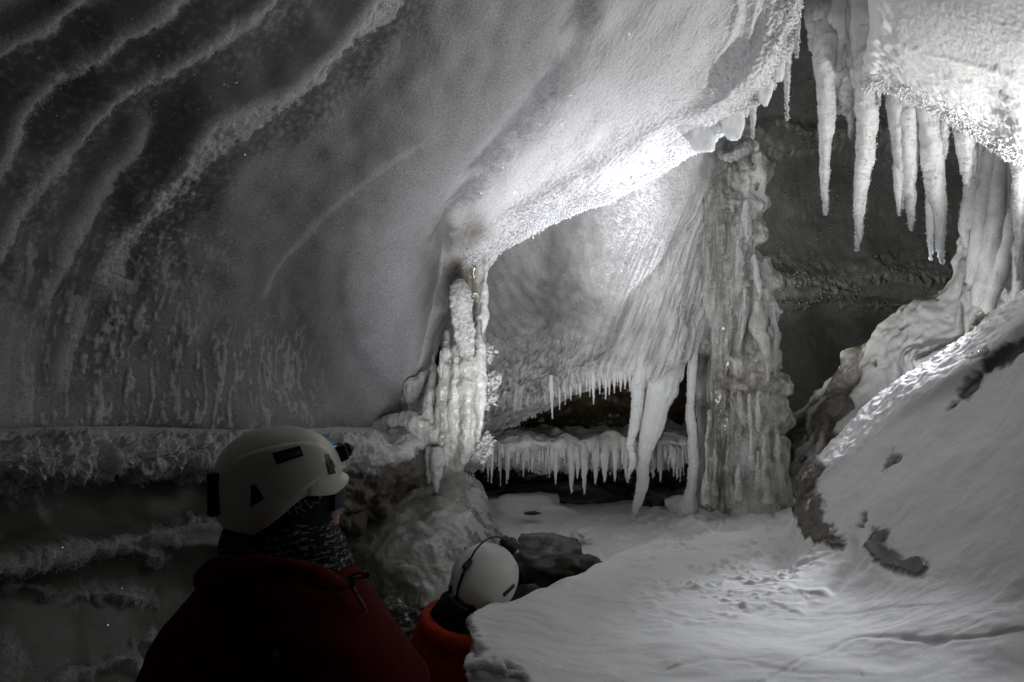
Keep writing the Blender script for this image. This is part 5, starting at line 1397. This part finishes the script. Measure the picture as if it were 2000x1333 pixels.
for sx, pts in ((1, [(985, 1310, 2.32, 38), (1025, 1400, 2.36, 40), (1035, 1490, 2.46, 36), (1010, 1540, 2.60, 28)]), (-1, [(828, 1310, 2.32, 38), (796, 1400, 2.36, 40), (786, 1490, 2.46, 36), (815, 1540, 2.60, 28)])):
    jk_geo.append(tube_px(pts, nr=44, ns=16, lump=.16, lfreq=7, rough=.004, rfreq=16, seed=sx + 13))
    hf = frame(w_(pts[-1][0], 1545, 2.63), (0.05 * sx, .8, -.5), (0, .5, .8))
    remeshed('glove', hand(hf[0], hf, -sx), .004, M_dark, None, 3).parent = P2
tg = []
for s in (-1, 1):
    hip = w_(905 + s * 52, 1640, 2.34); x = hip[0] + s * .03
    tg.append(tube_geo([hip, (x, 2.44, -.12), (x, 2.37, -.40)], [.11, .085, .07], nr=36, ns=16, lump=.1, lfreq=7))
    make_obj('boot', *join_geo([ball((x, 2.43, -.47), frame((0, 0, 0), (0, 1, 0), (0, 0, 1)), (.155, .055, .055)), tube_geo([(x, 2.36, -.46), (x, 2.36, -.34)], [.06, .062], nr=24)]), M_dark, parent=P2)
make_obj('trousers', *join_geo(tg + [ring_loft([(1590, 815, 998, 2.33, .15), (1650, 812, 1000, 2.33, .15), (1690, 820, 992, 2.33, .12)], fold=.005)]), M_trous, parent=P2)
remeshed('jacket', jk_geo, .009, M_orange, P2, 5)
# ================================================================== CAMERA, LIGHT
cam = bpy.data.objects.new('camera', bpy.data.cameras.new('camera')); COL.objects.link(cam)
cam.location = (0, 0, CAMZ); cam.rotation_euler = (math.radians(90), 0, 0)
cam.data.lens = 24; cam.data.sensor_width = 36; cam.data.clip_start = .05; cam.data.clip_end = 200
scene.camera = cam

def lamp(name, loc, target, power, size, ang=None, blend=.6, col=(1, 1, 1)):
    ld = bpy.data.lights.new(name, 'SPOT' if ang else 'POINT')
    ld.energy = power; ld.shadow_soft_size = size; ld.color = col
    if ang: ld.spot_size = math.radians(ang); ld.spot_blend = blend
    o = bpy.data.objects.new(name, ld); COL.objects.link(o); o.location = loc
    o.rotation_euler = (Vector(target) - Vector(loc)).to_track_quat('-Z', 'Y').to_euler()
    return o
# head torch of a visitor hidden behind the bank
lamp('torch_behind_bank', V(1730, 800, 3.85), V(1280, 420, 3.98), 260, .02, 54, 1.0, (.90, .91, 1))
lamp('added_slope_fill', V(1730, 800, 3.85), V(1850, 500, 4.5), 18, .02, 125, 1.0, (1, 1, 1))  # second lamp at the same spot, added to brighten the frozen slope
lamp('torch_right_chamber', V(2150, 480, 2.7), V(1900, 130, 2.8), 48, .02, 140, .7, (1, 1, .99))
lamp('added_crest_rim_lamp', V(1795, 470, 3.95), (1.80, 3.06, 1.56), 170, .10, 36, 1.0, (.90, .92, 1))  # unseen lamp added among the icicles to give the bank's crest its rim
lamp('torch_front_visitor', V(1020, 1072, 2.42), V(1150, 480, 4.2), 72, .35, 112, 1.0, (.98, .98, 1))
lamp('torch_rear_visitor', V(700, 885, 1.52), V(1700, 900, 2.4), 1.6, .02, 140, 1.0, (1, .98, .95))
lamp('added_back_wall_fill', V(1445, 620, 5.2), V(1800, 400, 7), 55, .3, 130, 1.0, (1, 1, .95))  # unseen lamp added behind the column to brighten the back wall
w = bpy.data.worlds.new('World'); scene.world = w; w.use_nodes = True
w.node_tree.nodes['Background'].inputs[0].default_value = (1, 1, 1, 1)
w.node_tree.nodes['Background'].inputs[1].default_value = .005
scene.view_settings.view_transform = 'Standard'; scene.view_settings.look = 'None'
scene.view_settings.exposure = .3; scene.view_settings.gamma = 1
scene.cycles.use_denoising = True
scene.cycles.max_bounces = 8; scene.cycles.diffuse_bounces = 5; scene.cycles.glossy_bounces = 3
scene.cycles.caustics_reflective = False; scene.cycles.caustics_refractive = False
scene.cycles.sample_clamp_indirect = 4
